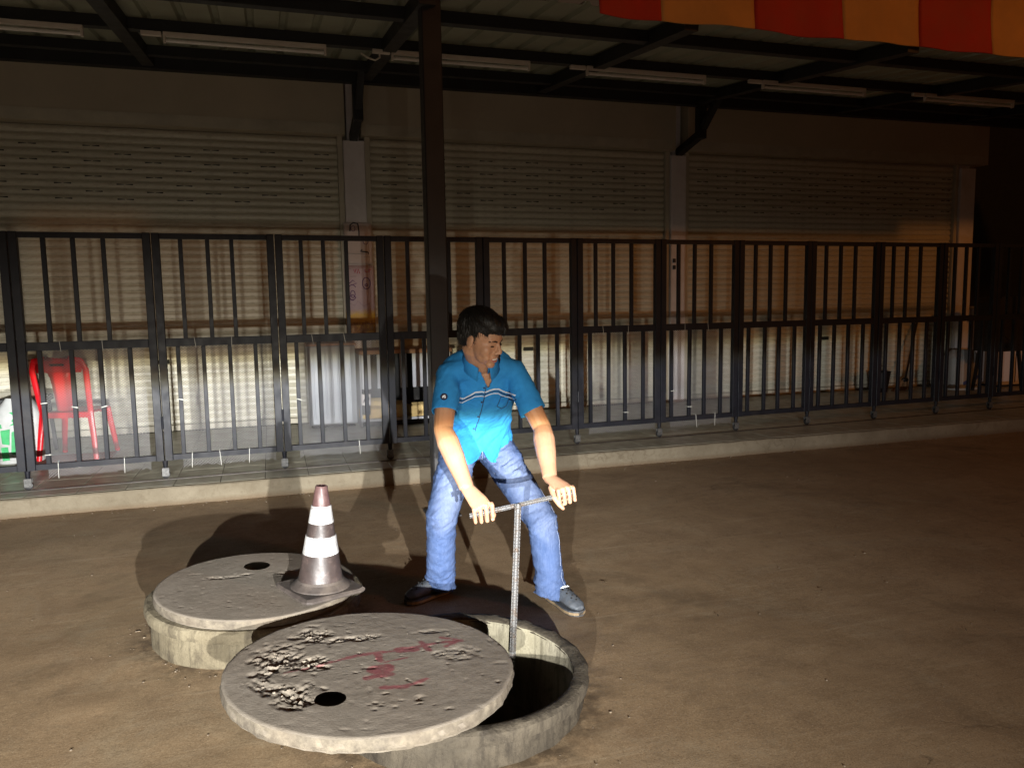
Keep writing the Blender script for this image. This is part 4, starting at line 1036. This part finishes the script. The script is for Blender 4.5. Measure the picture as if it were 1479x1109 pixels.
P = coords(jm).astype(float); N_ = normals(jm).astype(float)
kz = P[:, 2]
w1 = fbm(np.c_[P[:, 0] * .55, P[:, 1] * .55, P[:, 2] * 1.5 + P[:, 0] * .5], 13, 3); w2 = np.abs(fbm(np.c_[P[:, 0] * .6 + 4, P[:, 1] * .6, P[:, 2] * 1.7 - P[:, 0]], 19, 3))
lowm = np.clip((.24 - kz) / .18, 0, 1); crm = np.exp(-((kz - .70) / .08) ** 2); knm = np.exp(-((kz - .42) / .08) ** 2)
P += N_ * (w1 * .030 * (.35 + lowm + crm * .8) + (.09 - w2) * .050 * (.18 + lowm * .9 + crm + knm * .6) + fbm(P, 40, 2) * .004)[:, None]
setco(jm, P)
fade = np.zeros(len(P))
for Hh, Kk in ((HL, KL), (HR_, KR)):
    a = np.array(Hh); bq = np.array(Kk); ab = bq - a; t = np.clip(((P - a) @ ab) / (ab @ ab), 0, 1.25); dd = np.linalg.norm(P - (a + t[:, None] * ab + np.array([0, -.08, 0])), axis=1)
    fade = np.maximum(fade, np.clip(1 - dd / .095, 0, 1) * np.clip(1.45 - t * .9, 0, 1))
fade = np.clip(fade + fbm(P, 11, 3) * .25 * (fade > .05), 0, .85)
at = jm.attributes.new('fade', 'FLOAT', 'POINT'); at.data.foreach_set('value', fade.astype(np.float32))
def jk(c, n):
    for Aa in (AL, AR):
        if (V((c.x, c.y, 0)) - V((Aa.x, Aa.y, 0))).length < .15 and c.z < .050 + .012 * math.sin(math.atan2(c.y - Aa.y, c.x - Aa.x) * 2 + 1): return False
    return True
cut(jm, jk)
bm = bmesh.new(); bm.from_mesh(jm)
for v in bm.verts:
    if v.is_boundary:
        Aa = AL if v.co.x < 1.0 else AR
        v.co.z = .050 + .012 * math.sin(math.atan2(v.co.y - Aa.y, v.co.x - Aa.x) * 2 + 1)
bm.to_mesh(jm); bm.free()
jb = BVHTree.FromPolygons([v.co.copy() for v in jm.vertices], [tuple(p.vertices) for p in jm.polygons])
jm.transform(Matrix.Translation(-V(PO))); jm.polygons.foreach_set('use_smooth', [True] * len(jm.polygons))
jeans = link('jeans', jm, person); solidify(jeans, .003)
def seam(pts, w_=.004):
    mb = MB(); path = []
    for a, c, dr in pts:
        pass
    return mb
def leg_seam(Kk, Aa, Hh, dirx):
    pts = []
    for k in range(26):
        t = k / 25; c = Hh.lerp(Kk, .35 + .65 * t * 2) if t < .5 else Kk.lerp(Aa, (t - .5) * 2)
        h_ = jb.ray_cast(c + V((dirx * .3, -.05, 0)), V((-dirx, 0, 0)))
        if h_[0] is not None and (not pts or (h_[0] - pts[-1]).length < .07): pts.append(h_[0] + V((dirx * .001, 0, 0)))
    if len(pts) > 3: obj('seam', MB().tube(pts, .0014, 6), MT['seam'], jeans, PO, True)
leg_seam(KL, AL, HL, 1); leg_seam(KR, AR, HR_, 1)
# fly and belt loops between the shirt tails
pts = []
for k in range(10):
    h_ = jb.ray_cast(V((.985, 3.2, .79 - k * .012)), V((0, 1, 0)))
    if h_[0] is not None: pts.append(h_[0] + V((0, -.002, 0)))
if len(pts) > 3: obj('fly_seam', MB().tube(pts, .003, 6), MT['seam'], jeans, PO, True)

# ---- clogs
def shoe(heel, toe, nm):
    d = (toe - heel); L_ = d.length; d.normalize(); sd = V((-d.y, d.x, 0)); up = V((0, 0, 1))
    def q(t, s, z): return heel + d * (t * L_) + sd * s + up * z
    out = [(0, .026), (.06, .034), (.2, .037), (.4, .038), (.6, .044), (.75, .047), (.87, .043), (.95, .031), (1., .012)]
    def loop(sc, z, t0=0.):
        r = [q(t, -w_ * sc, z) for t, w_ in out] + [q(t, w_ * sc, z) for t, w_ in reversed(out)]
        return [tuple(v) for v in r]
    n = len(out) * 2
    sh = link(nm, None, person); 
    so = MB(); vs = loop(1.0, .001) + loop(1.07, .007) + loop(1.09, .020) + loop(1.05, .027)
    so.add(vs, [tuple(range(n - 1, -1, -1)), tuple(range(3 * n, 4 * n))] + [(l * n + k, l * n + (k + 1) % n, (l + 1) * n + (k + 1) % n, (l + 1) * n + k) for l in range(3) for k in range(n)])
    ln = MB(); vs = loop(1.095, .007) + loop(1.11, .010) + loop(1.11, .0170) + loop(1.095, .020)
    obj('sole', so, MT['shoe'], sh, PO); 
    ln.add(vs, [(l * n + k, l * n + (k + 1) % n, (l + 1) * n + (k + 1) % n, (l + 1) * n + k) for l in range(3) for k in range(n)])
    obj('sole_line', ln, MT['sole'], sh, PO)
    u = MB()
    u.tube([q(.02, 0, .045), q(.14, 0, .054), q(.36, 0, .056), q(.55, 0, .056), q(.72, 0, .050), q(.87, 0, .043), q(.98, 0, .036)],
           [(.026, .026), (.034, .034), (.037, .040), (.041, .038), (.044, .031), (.041, .022), (.022, .012)], 18, side=sd)
    um = remeshed('upper', u, .0045, 3, MT['shoe'], PO)
    link('upper', um, sh)
    hv = MB()
    for (t, s) in ((.60, 0), (.66, -.018), (.66, .018), (.73, 0), (.79, -.016), (.79, .016), (.54, -.020), (.54, .02), (.85, 0)):
        zt = .056 + (.040 if t < .6 else .036 if t < .7 else .030 if t < .77 else .0255 if t < .83 else .021) * math.sqrt(max(0, 1 - (s / .044) ** 2)) - (0 if t < .6 else .004 if t < .7 else .0075 if t < .8 else .010) + .0025
        c = q(t, s, zt); hv.ell(c, (.0048, .0048, .003), 10, 6)
    obj('vent_holes', hv, MT['dark'], sh, PO, True)
    # pale moulded lettering on the instep
    cu = bpy.data.curves.new('lettering', 'FONT'); cu.body = 'ADDA'; cu.size = .017; cu.extrude = .0015; cu.align_x = 'CENTER'
    to = bpy.data.objects.new('t', cu); COL.objects.link(to)
    tm = bpy.data.meshes.new_from_object(to.evaluated_get(bpy.context.evaluated_depsgraph_get())); bpy.data.objects.remove(to)
    tm.materials.clear(); tm.materials.append(MT['stripe'])
    zu = nrm(d * .42 + up); xx = zu.cross(d).normalized(); yy = zu.cross(xx)
    M4 = Matrix((xx, yy, zu)).transposed().to_4x4(); M4.translation = q(.50, 0, .099) - V(PO); tm.transform(M4)
    link('lettering', tm, sh)
    return sh
shoe(V((.825, 3.805, 0)), V((.577, 3.690, 0)), 'shoe'); shoe(V((1.285, 3.535, 0)), V((1.345, 3.268, 0)), 'shoe')
# ankles inside the trousers so that no gap shows
an = MB(); an.tube([V((.772, 3.77, .14)), V((.765, 3.775, .05))], [.036, .036], 12); an.tube([V((1.27, 3.485, .14)), V((1.283, 3.50, .05))], [.036, .036], 12)
obj('sock', an, MT['dark'], person, PO, True)

# ================================================================== THINGS BEHIND THE GATE
# red stacking chair, seen from its back
RO = (-1.73, 7.85, ZF); rc = thing('plastic_chair', 'red plastic chair standing behind the gate at far left', 'chair', RO, rz=R(-12))
def rbar(nm, pts, rad): return obj(nm, MB().tube(pts, rad, 10, side=(1, 0, 0)), MT['red'], rc, smooth=True)
sw_ = .215
for s in (-1, 1):
    rbar('leg', [(s * .20, -.19, .44), (s * .225, -.21, .22), (s * .245, -.235, 0)], [(.030, .020), (.026, .018), (.022, .018)])
    rbar('leg', [(s * .19, .19, .43), (s * .215, .21, .22), (s * .24, .235, 0)], [(.030, .020), (.026, .018), (.022, .018)])
mb = MB(); vs = []; nn = 8
for i in range(nn + 1):
    for k in range(nn + 1):
        x = (k / nn - .5) * (.42 + .02 * i / nn); y = -.21 + .42 * i / nn; e = max(abs(k / nn - .5), abs(i / nn - .5)) * 2
        vs.append((x, y, .445 - .012 * (1 - e ** 4) - (.02 if e > .99 else 0)))
mb.add(vs, [(i * 9 + k, i * 9 + k + 1, (i + 1) * 9 + k + 1, (i + 1) * 9 + k) for i in range(nn) for k in range(nn)]); o = obj('seat', mb, MT['red'], rc, smooth=True); solidify(o, .006)
rbar('back_frame', [(-.205, -.19, .42), (-.215, -.23, .62), (-.225, -.27, .82), (-.195, -.285, .895), (-.10, -.29, .915), (.10, -.29, .915), (.195, -.285, .895), (.225, -.27, .82), (.215, -.23, .62), (.205, -.19, .42)],
     [(.026, .014)] * 3 + [(.030, .016)] * 4 + [(.026, .014)] * 3)
mb = MB()
def panel(mb, rows):
    """curved slab: rows of (x0, x1, y, z)"""
    vs = []
    for x0, x1, y, z in rows:
        for k in range(5): 
            x = x0 + (x1 - x0) * k / 4; vs.append((x, y - .012 * (1 - (k / 2 - 1) ** 2), z))
    mb.add(vs, [(i * 5 + k, i * 5 + k + 1, (i + 1) * 5 + k + 1, (i + 1) * 5 + k) for i in range(len(rows) - 1) for k in range(4)]); return mb
o = obj('splat', panel(MB(), [(-.075, .075, -.19, .445), (-.078, .078, -.22, .58), (-.085, .085, -.255, .74), (-.10, .10, -.275, .80)]), MT['red'], rc, smooth=True); solidify(o, .007)
o = obj('top_panel', panel(MB(), [(-.185, .185, -.272, .795), (-.20, .20, -.28, .84), (-.20, .20, -.288, .905)]), MT['red'], rc, smooth=True); solidify(o, .008)
obj('hand_slot', MB().bbox(-.055, .055, -.318, -.28, .855, .875, .004), MT['dark'], rc)
for y_ in (-.215, .195): obj('apron', MB().bbox(-.20, .20, y_, y_ + .02, .385, .435, .004), MT['red'], rc)

# sacks, bottle-shaped roll and cartons at far left
def sack(nm, lab, c, w_, d_, h_, m, seed, printm=None, cat='sack'):
    n = 20; mb = MB(); vs = []; rows = 12
    for i in range(rows + 1):
        t = i / rows; sq = 1 - .10 * t - .35 * max(0, t - .80) / .2 + .06 * math.sin(t * 3.1); z = h_ * t
        for k in range(n):
            a = 2 * math.pi * k / n; e = .55
            x = math.copysign(abs(math.cos(a)) ** e, math.cos(a)) * w_ / 2 * sq; y = math.copysign(abs(math.sin(a)) ** e, math.sin(a)) * d_ / 2 * sq
            vs.append((x, y, z))
    P = np.array(vs); P[:, :2] *= (1 + fbm(P + seed, 9, 4) * .22)[:, None]; P[:, 2] += fbm(P + seed * 2, 6, 3) * .05 * (P[:, 2] / h_)
    P[:, 2] = np.maximum(P[:, 2], 0)
    mb.add([tuple(p) for p in P], [(i * n + k, i * n + (k + 1) % n, (i + 1) * n + (k + 1) % n, (i + 1) * n + k) for i in range(rows) for k in range(n)] + [tuple(range(n - 1, -1, -1)), tuple(range(rows * n, rows * n + n))])
    t = thing(nm, lab, cat, c); obj('body', mb, m, t, smooth=True)
    if printm:
        fv = BVHTree.FromPolygons([V(p) for p in P], mb.f)
        for nm2, shapes in (('print', printm[1]),):
            for pts in shapes:
                vs = []; 
                for (x, z) in pts:
                    h2 = fv.ray_cast(V((x * w_, -1, z * h_)), V((0, 1, 0))); vs.append((x * w_, (h2[0].y if h2[0] else -d_ / 2) - .004, z * h_))
                pm2 = MB().add(vs, [tuple(range(len(vs)))]); o = obj('print', pm2, printm[0], t); solidify(o, .002)
    return t
sack('woven_sack', 'white sack with green print standing left of the red chair', (-2.17, 7.80, ZF), .36, .24, .56, MT['bag_white'], 3,
     (MT['bag_green'], [[(-.40, .78), (-.05, .82), (-.02, .62), (-.38, .56)], [(-.36, .53), (-.15, .55), (-.18, .30), (-.34, .32)], [(-.12, .50), (.06, .54), (.10, .30), (-.02, .12), (-.16, .16)], [(-.38, .26), (-.22, .27), (-.20, .06), (-.36, .05)]]))
sack('woven_sack', 'grubby white sack with blue print lying behind the gate at right', (9.42, 8.55, ZF), .52, .34, .56, MT['bag_white'], 9,
     (MT['bag_blue'], [[(.05, .30), (.30, .42), (.38, .26), (.15, .08)], [(-.30, .20), (-.18, .26), (-.16, .16), (-.28, .12)]]))
t = thing('rolled_mat', 'brown rolled cloth mat standing on a dark stool at far left', 'rolled mat', (-2.20, 8.12, ZF + .55))
obj('roll', MB().lathe([(.005, 0), (.085, .002), (.098, .03), (.096, .14), (.102, .17), (.097, .30), (.088, .325), (.03, .33)], 24, jit=jitter(2, .006, 5)), MT['mat_brown'], t, smooth=True)
for z in (.10, .24): obj('string', MB().tube([(.101 * math.cos(a), .101 * math.sin(a), z) for a in (2 * math.pi * k / 20 for k in range(21))], .003, 6), MT['dark'], t, smooth=True)
t = thing('stool', 'dark stool under the brown rolled mat', 'stool', (-2.20, 8.12, ZF))
obj('seat', MB().bbox(-.19, .19, -.17, .17, .50, .548, .01), MT['black_plastic'], t)
for sx_ in (-1, 1):
    for sy_ in (-1, 1): obj('leg', MB().bar((sx_ * .15, sy_ * .13, .502), (sx_ * .18, sy_ * .16, 0), .03, .03), MT['black_plastic'], t)
for i, (z, dx) in enumerate(((0, 0), (.162, .02))):
    t = thing('carton', ['brown cardboard carton on the floor at the far left edge', 'brown cardboard carton stacked on another at the far left edge'][i], 'carton', (-2.56 + dx, 7.75, ZF + z), 'cartons at far left')
    obj('box', MB().bbox(-.16, .16, -.14, .14, 0, .16, .006), MT['brown_card'], t); obj('tape', MB().box(-.025, .025, -.1425, -.1405, 0, .159), MT['yellow'], t)
for i, (x, y, r_) in enumerate(((-1.84, 7.30, .02), (-1.62, 7.28, .026), (-2.02, 7.34, .03))):
    b_ = MB().ell((0, 0, r_ * .45), (r_ * 1.5, r_, r_ * .5), 10, 6); o = obj('crumpled_paper', b_, MT['paper'], None, smooth=True); o.location = (x, y, ZF)
    P = coords(o.data).astype(float); P *= (1 + fbm(P, 60, 3) * .9)[:, None]; P[:, 2] = np.maximum(P[:, 2], 0.0005); setco(o.data, P)
    tag(o, ['scrap of white paper under the red chair', 'larger scrap of white paper by the right leg of the red chair', 'white paper scrap before the white and green sack'][i], 'paper scrap', 'paper scraps')
t = thing('floor_mat', 'worn brown mat under the red chair', 'mat', (-1.80, 7.65, ZF + .001)); 
mb = MB(); vs = []; 
for i in range(9):
    for k in range(9): vs.append(((k / 8 - .5) * .75, (i / 8 - .5) * .55, .006 + .006 * random.random()))
mb.add(vs, [(i * 9 + k, i * 9 + k + 1, (i + 1) * 9 + k + 1, (i + 1) * 9 + k) for i in range(8) for k in range(8)]); o = obj('sheet', mb, MT['mat_brown'], t, smooth=True); solidify(o, .004)

# pale ribbed metal cabinet and the counter beside it
KO = (.62, 8.72, ZF); cb = thing('metal_cabinet', 'pale grey ribbed metal cabinet behind the gate, left of the post', 'cabinet', KO)
x0, x1, y0, y1, h_ = .36 - .62, .875 - .62, 8.60 - 8.72, 8.955 - 8.72, .90
obj('carcass', MB().bbox(x0, x1, y0, y1, .03, h_, .01), MT['cabinet'], cb)
for k in range(7): 
    xx = x0 + .06 + k * .066; obj('rib', MB().tube([(xx, y0 - .004, .10), (xx, y0 - .004, h_ - .06)], [(.012, .004)] * 2, 8), MT['cabinet'], cb, smooth=True)
obj('plinth', MB().box(x0 + .02, x1 - .02, y0 + .02, y1 - .02, 0, .03), MT['dark'], cb)
obj('top', MB().bbox(x0 - .01, x1 + .01, y0 - .015, y1, h_ + .001, h_ + .026, .004), MT['wood_edge'], cb)
TO_ = (1.35, 8.66, ZF); ctb = thing('counter', 'counter with a brown top edge and grey slatted front behind the man', 'counter', TO_)
cx0_, cx1_, cy0, cy1 = .90 - 1.35, 1.93 - 1.35, 8.45 - 8.66, 8.94 - 8.66
obj('top', MB().bbox(cx0_, cx1_, cy0 - .02, cy1, .80, .845, .006), MT['wood_edge'], ctb)
obj('back_panel', MB().box(cx0_ + .02, cx1_ - .02, cy1 - .03, cy1 - .004, .02, .799), MT['dark'], ctb)
for k, (a, b_) in enumerate(((.0, .10), (.17, .24), (.42, .50), (.56, .68), (.72, .80), (.86, .98))):
    obj('front_slat', MB().bbox(cx0_ + .02 + a, cx0_ + .02 + b_, cy0, cy0 + .018, .42, .795, .003), MT['greypanel'], ctb)
obj('shelf', MB().bbox(cx0_ + .02, cx1_ - .02, cy0 + .005, cy1 - .032, .06, .085, .003), MT['greypanel'], ctb)
obj('toe_board', MB().box(cx0_ + .02, cx1_ - .02, cy0 + .03, cy0 + .05, 0, .058), MT['dark'], ctb)
for xx in (cx0_ + .003, cx1_ - .030): obj('side_panel', MB().bbox(xx, xx + .016, cy0 + .02, cy1 - .033, 0, .798, .003), MT['greypanel'], ctb)
zs = ZF + .0855
def carton(lab, x, y, z, w_, d_, h2, rz, m=MT['yellow']):
    t = thing('carton', lab, 'carton', (x, y, z), 'yellow cartons on the counter shelf', R(rz))
    obj('box', MB().bbox(-w_ / 2, w_ / 2, -d_ / 2, d_ / 2, 0, h2, .006), m, t)
    obj('flap', MB().bar((-w_ / 2, -d_ / 2 - .02, h2 + .022), (w_ / 2, -d_ / 2 - .02, h2 + .022), .06, .003, (0, -.5, 1)), m, t); return t
carton('long yellow carton lying at the left end of the shelf', 1.03, 8.60, zs, .25, .17, .10, 4)
carton('yellow carton with tilted flap in the middle of the shelf', 1.30, 8.60, zs, .22, .18, .15, -8)
carton('pale yellow carton at the right of the shelf beside the post', 1.52, 8.58, zs, .17, .17, .12, 14)
carton('yellow carton stacked on the long carton at left', 1.06, 8.62, zs + .105, .18, .14, .08, -10)
t = thing('sign_plate', 'white plate with a dark emblem leaning before the counter', 'sign', (.955, 8.42, ZF + .25)); 
obj('plate', MB().bbox(-.05, .05, -.004, .004, 0, .12, .002), MT['paper'], t)
obj('emblem', MB().ell((.015, -.005, .07), (.022, .002, .028), 12, 8).bar((-.03, -.005, .03), (.0, -.005, .09), .012, .003, (0, 1, 0)), MT['ink_black'], t)
obj('stand', MB().box(-.045, .045, .006, .02, -.109, .05), MT['black_plastic'], t)

# hand drawn posters on the left pillar
def scrib(par, org, m, strokes, y=8.9225, wd=.006):
    for st_ in strokes:
        obj('drawn_stroke', MB().tube([(x, y, z) for x, z in st_], [(wd, .0012)] * len(st_), 6, side=(1, 0, 0) if False else None), m, par, org)
def arc(cx, cz, rx, rz, a0=0, a1=360, n=18): return [(cx + rx * math.cos(R(a0 + (a1 - a0) * k / n)), cz + rz * math.sin(R(a0 + (a1 - a0) * k / n))) for k in range(n + 1)]
QO = (.982, 8.92, 2.12); t = thing('poster', 'white paper poster with faint drawings, upper one on the left pillar', 'poster', QO)
def sheetq(x0, x1, z0, z1, y, cur, seed):
    mb = MB(); vs = []; n = 14
    for i in range(n + 1):
        for k in range(n + 1):
            x = x0 + (x1 - x0) * k / n; z = z0 + (z1 - z0) * i / n; e = abs(k / n - .5) * 2
            vs.append((x, y + cur * e ** 3 + .004 * math.sin(z * 17 + x * 9 + seed), z))
    return mb.add(vs, [(i * (n + 1) + k, i * (n + 1) + k + 1, (i + 1) * (n + 1) + k + 1, (i + 1) * (n + 1) + k) for i in range(n) for k in range(n)])
o = obj('sheet', sheetq(.830, 1.145, 1.935, 2.40, 8.915, .02, 1), MT['paper'], t, QO, True); solidify(o, .002)
yq = 8.9065
scrib(t, QO, MT['ink_black'], [[(.90, 2.30), (.905, 2.37), (.94, 2.395), (.99, 2.385), (1.00, 2.30), (.998, 2.20)], [(1.03, 2.10), (1.01, 2.08), (1.05, 2.075), (1.09, 2.07), (1.10, 2.05)], [(.87, 2.055), (.95, 2.052), (1.06, 2.048)]], yq, .007)
scrib(t, QO, MT['ink_purple'], [arc(1.07, 2.20, .03, .045), arc(.935, 2.33, .022, .03), [(1.04, 2.02), (1.11, 2.015)]], yq, .003)
QO2 = (.982, 8.90, 1.50); t = thing('poster', 'glossy hand drawn poster with orange foot, lower one on the left pillar', 'poster', QO2)
o = obj('sheet', sheetq(.822, 1.150, 1.085, 1.92, 8.900, .012, 2), MT['poster'], t, (.982, 8.90, 1.085), True); solidify(o, .002); o.location = (0, 0, 1.085 - 1.50)
yq = 8.8905
scrib(t, QO2, MT['ink_red'], [[(.925, 1.875), (.935, 1.835), (.952, 1.882)], [(.96, 1.83), (.975, 1.88), (.99, 1.83)], [(1.05, 1.875), (1.052, 1.845), (1.08, 1.845)], [(1.095, 1.84), (1.095, 1.875), (1.12, 1.872)]], yq, .005)
scrib(t, QO2, MT['ink_purple'], [arc(1.06, 1.72, .045, .065), arc(1.06, 1.70, .014, .012), [(1.035, 1.745), (1.05, 1.748)], [(1.07, 1.748), (1.085, 1.745)], arc(.90, 1.62, .05, .085, 40, 320), arc(.905, 1.60, .025, .04), [(.87, 1.72), (.91, 1.755), (.95, 1.72), (.89, 1.70)], [(.86, 1.50), (.92, 1.47), (.96, 1.52), (1.02, 1.46), (1.10, 1.50)], arc(.90, 1.56, .03, .03, 0, 300)], yq, .0045)
scrib(t, QO2, MT['ink_black'], [[(.845, 1.885), (.86, 1.875), (.875, 1.888), (.895, 1.878)], [(.86, 1.79), (.865, 1.786)], [(.88, 1.795), (.95, 1.80)]], yq, .0045)
QO3 = (4.99, 8.92, 1.90); t = thing('switch_plate', 'small dark switch box on the pillar between middle and right shutters', 'switch box', QO3)
for z in (1.95, 1.865): obj('switch', MB().bbox(4.975, 5.010, 8.905, 8.929, z, z + .05, .004), MT['ink_black'], t, QO3)

# dim things at the right end
WO = (10.55, 8.7, ZF); t = thing('white_counter', 'pale counter standing in the dark beyond the last pillar', 'counter', WO)
obj('body', MB().bbox(9.98 - WO[0], 11.6 - WO[0], -.25, .3, .03, 1.12, .01), MT['pillar'], t); obj('top', MB().bbox(9.95 - WO[0], 11.65 - WO[0], -.29, .32, 1.121, 1.16, .006), MT['wall'], t)
obj('plinth', MB().box(10.0 - WO[0], 11.55 - WO[0], -.23, .28, 0, .03), MT['dark'], t)
for k in range(3): obj('door_gap', MB().box(10.30 + k * .4 - WO[0], 10.312 + k * .4 - WO[0], -.254, -.2505, .06, 1.09), MT['dark'], t)
BO = (9.62, 8.15, ZF); t = thing('black_cabinet', 'black round-shouldered loudspeaker box standing by the last pillar', 'loudspeaker', BO)
mb = MB(); pr_ = [(-.26, 0), (.26, 0), (.26, .66), (.20, .74), (-.20, .74), (-.26, .66)]
mb.add([(x, y, z + .56) for y in (-.18, .18) for x, z in pr_], [(0, 1, 2, 3, 4, 5), (11, 10, 9, 8, 7, 6)] + [(k, 6 + k, 6 + (k + 1) % 6, (k + 1) % 6) for k in range(6)])
obj('cabinet', mb, MT['black_plastic'], t)
for sx_ in (-1, 1):
    for sy_ in (-1, 1): obj('stand_leg', MB().bar((sx_ * .20, sy_ * .13, .558), (sx_ * .25, sy_ * .17, 0), .035, .035), MT['black_plastic'], t)
obj('grille', MB().tube([(0, -.1805, .85), (0, -.188, .85)], [.15, .14], 24), MT['dark'], t)
t = thing('broom', 'dark broom leaning on the right shutter behind the gate', 'broom', (8.55, 8.7, ZF))
obj('stick', MB().tube([(.0, 0, .12), (.42, .24, .95)], .014, 8), MT['black_plastic'], t, smooth=True)
mb = MB(); rg = random.Random(3)
for k in range(60):
    a = rg.uniform(-.16, .16); mb.bar((a * .25, rg.uniform(-.02, .02), .16), (a - .06, rg.uniform(-.05, .05), .002), .006, .006)
stuff(obj('bristles', mb, MT['brown_card'], t)); obj('binding', MB().ell((.005, 0, .15), (.06, .035, .035), 12, 8), MT['black_plastic'], t, smooth=True)
t = thing('bucket', 'dark bucket beside the broom behind the gate', 'bucket', (8.15, 8.75, ZF))
obj('pail', MB().lathe([(.005, 0), (.11, 0), (.145, .27), (.152, .275), (.148, .285), (.138, .28), (.105, .02), (.004, .02)], 28), MT['black_plastic'], t, smooth=True)
obj('handle', MB().tube([(.148 * math.cos(a), .02, .265 + .10 * math.sin(a)) for a in (math.pi * k / 12 for k in range(13))], .004, 6), MT['zinc'], t, smooth=True)

# dry leaves and twigs on the ground
rg = random.Random(11)
lf = MB().add([(-.028, 0, .002), (-.008, -.006, .007), (.016, -.005, .006), (.030, 0, .002), (.016, .006, .008), (-.008, .007, .009), (0, 0, .003)], [(0, 1, 6), (1, 2, 6), (2, 3, 6), (3, 4, 6), (4, 5, 6), (5, 0, 6)]).mesh('dry_leaf', MT['leaf'])
LEAF = ['dry leaf right of the man, level with his shoes', 'dry leaf on open ground right of the pit, nearest the middle', 'dry leaf on open ground halfway to the right edge, near the bottom', 'dry leaf close to the right side of the pit rim', 'dry leaf below the right side of the pit, bottom of picture',
        'dry leaf farther right on bare ground, level with the pit', 'dry leaf right of the pit between two other leaves', 'dry leaf lowest toward the right edge of the picture', 'dry leaf just below right of the pit rim', 'dry leaf at the foot of the left ring', 'dry leaf far right, about halfway to the kerb', 'dry leaf near the kerb at far left', 'dry leaf between the cone and the kerb', 'dry leaf at the bottom edge right of the pit']
LEAF = [LEAF[q] for q in (0, 1, 5, 7)]
for k, (x, y) in enumerate(((1.62, 3.62), (1.95, 3.05), (2.62, 3.15), (2.9, 2.55))):
    o = link('dry_leaf', lf, None, (x, y, .006), (rg.uniform(-.2, .2), rg.uniform(-.2, .2), rg.uniform(0, 6))); q_ = rg.uniform(.45, .8); o.scale = (q_, q_ * .7, q_); tag(o, LEAF[k], 'leaf', 'dry leaves on the ground')

# loose grit: gathered at the rings, along the kerb and thinly elsewhere
rg = random.Random(21); mb = MB()
def stone(x, y, z, r):
    b = MB().ell((0, 0, 0), (r * rg.uniform(.8, 1.4), r * rg.uniform(.7, 1.1), r * rg.uniform(.45, .8)), 5, 4); rt = Matrix.Rotation(rg.uniform(0, 6), 3, 'Z')
    mb.add([tuple(rt @ (Vector(v) * rg.uniform(.8, 1.15)) + Vector((x, y, z + r * .25))) for v in b.v], b.f)
for k in range(260):
    c_, r0 = ((.612, 2.715), .50) if k % 2 else ((-.125, 3.70), .47)
    a = rg.uniform(0, 6.28); d_ = r0 + abs(rg.gauss(0, .10)) + .005; stone(c_[0] + d_ * math.cos(a), c_[1] + d_ * math.sin(a), .004, rg.choice((.0012, .0015, .002, .002, .003, .0045)))
for k in range(260): stone(rg.uniform(-3, 8), 6.20 - abs(rg.gauss(0, .06)), .002, rg.choice((.002, .003, .004, .006)))
for k in range(200): stone(rg.uniform(-2.5, 5), rg.uniform(1.4, 6.1), .003, rg.choice((.0012, .0015, .002, .003, .0045)))
MT['grit'] = plain('grit', (.16, .125, .088), .9, .4, 50)
g_ = stuff(obj('gravel', mb, MT['grit'])); g_['label'] = 'loose grit scattered over the bare ground and round the rings'
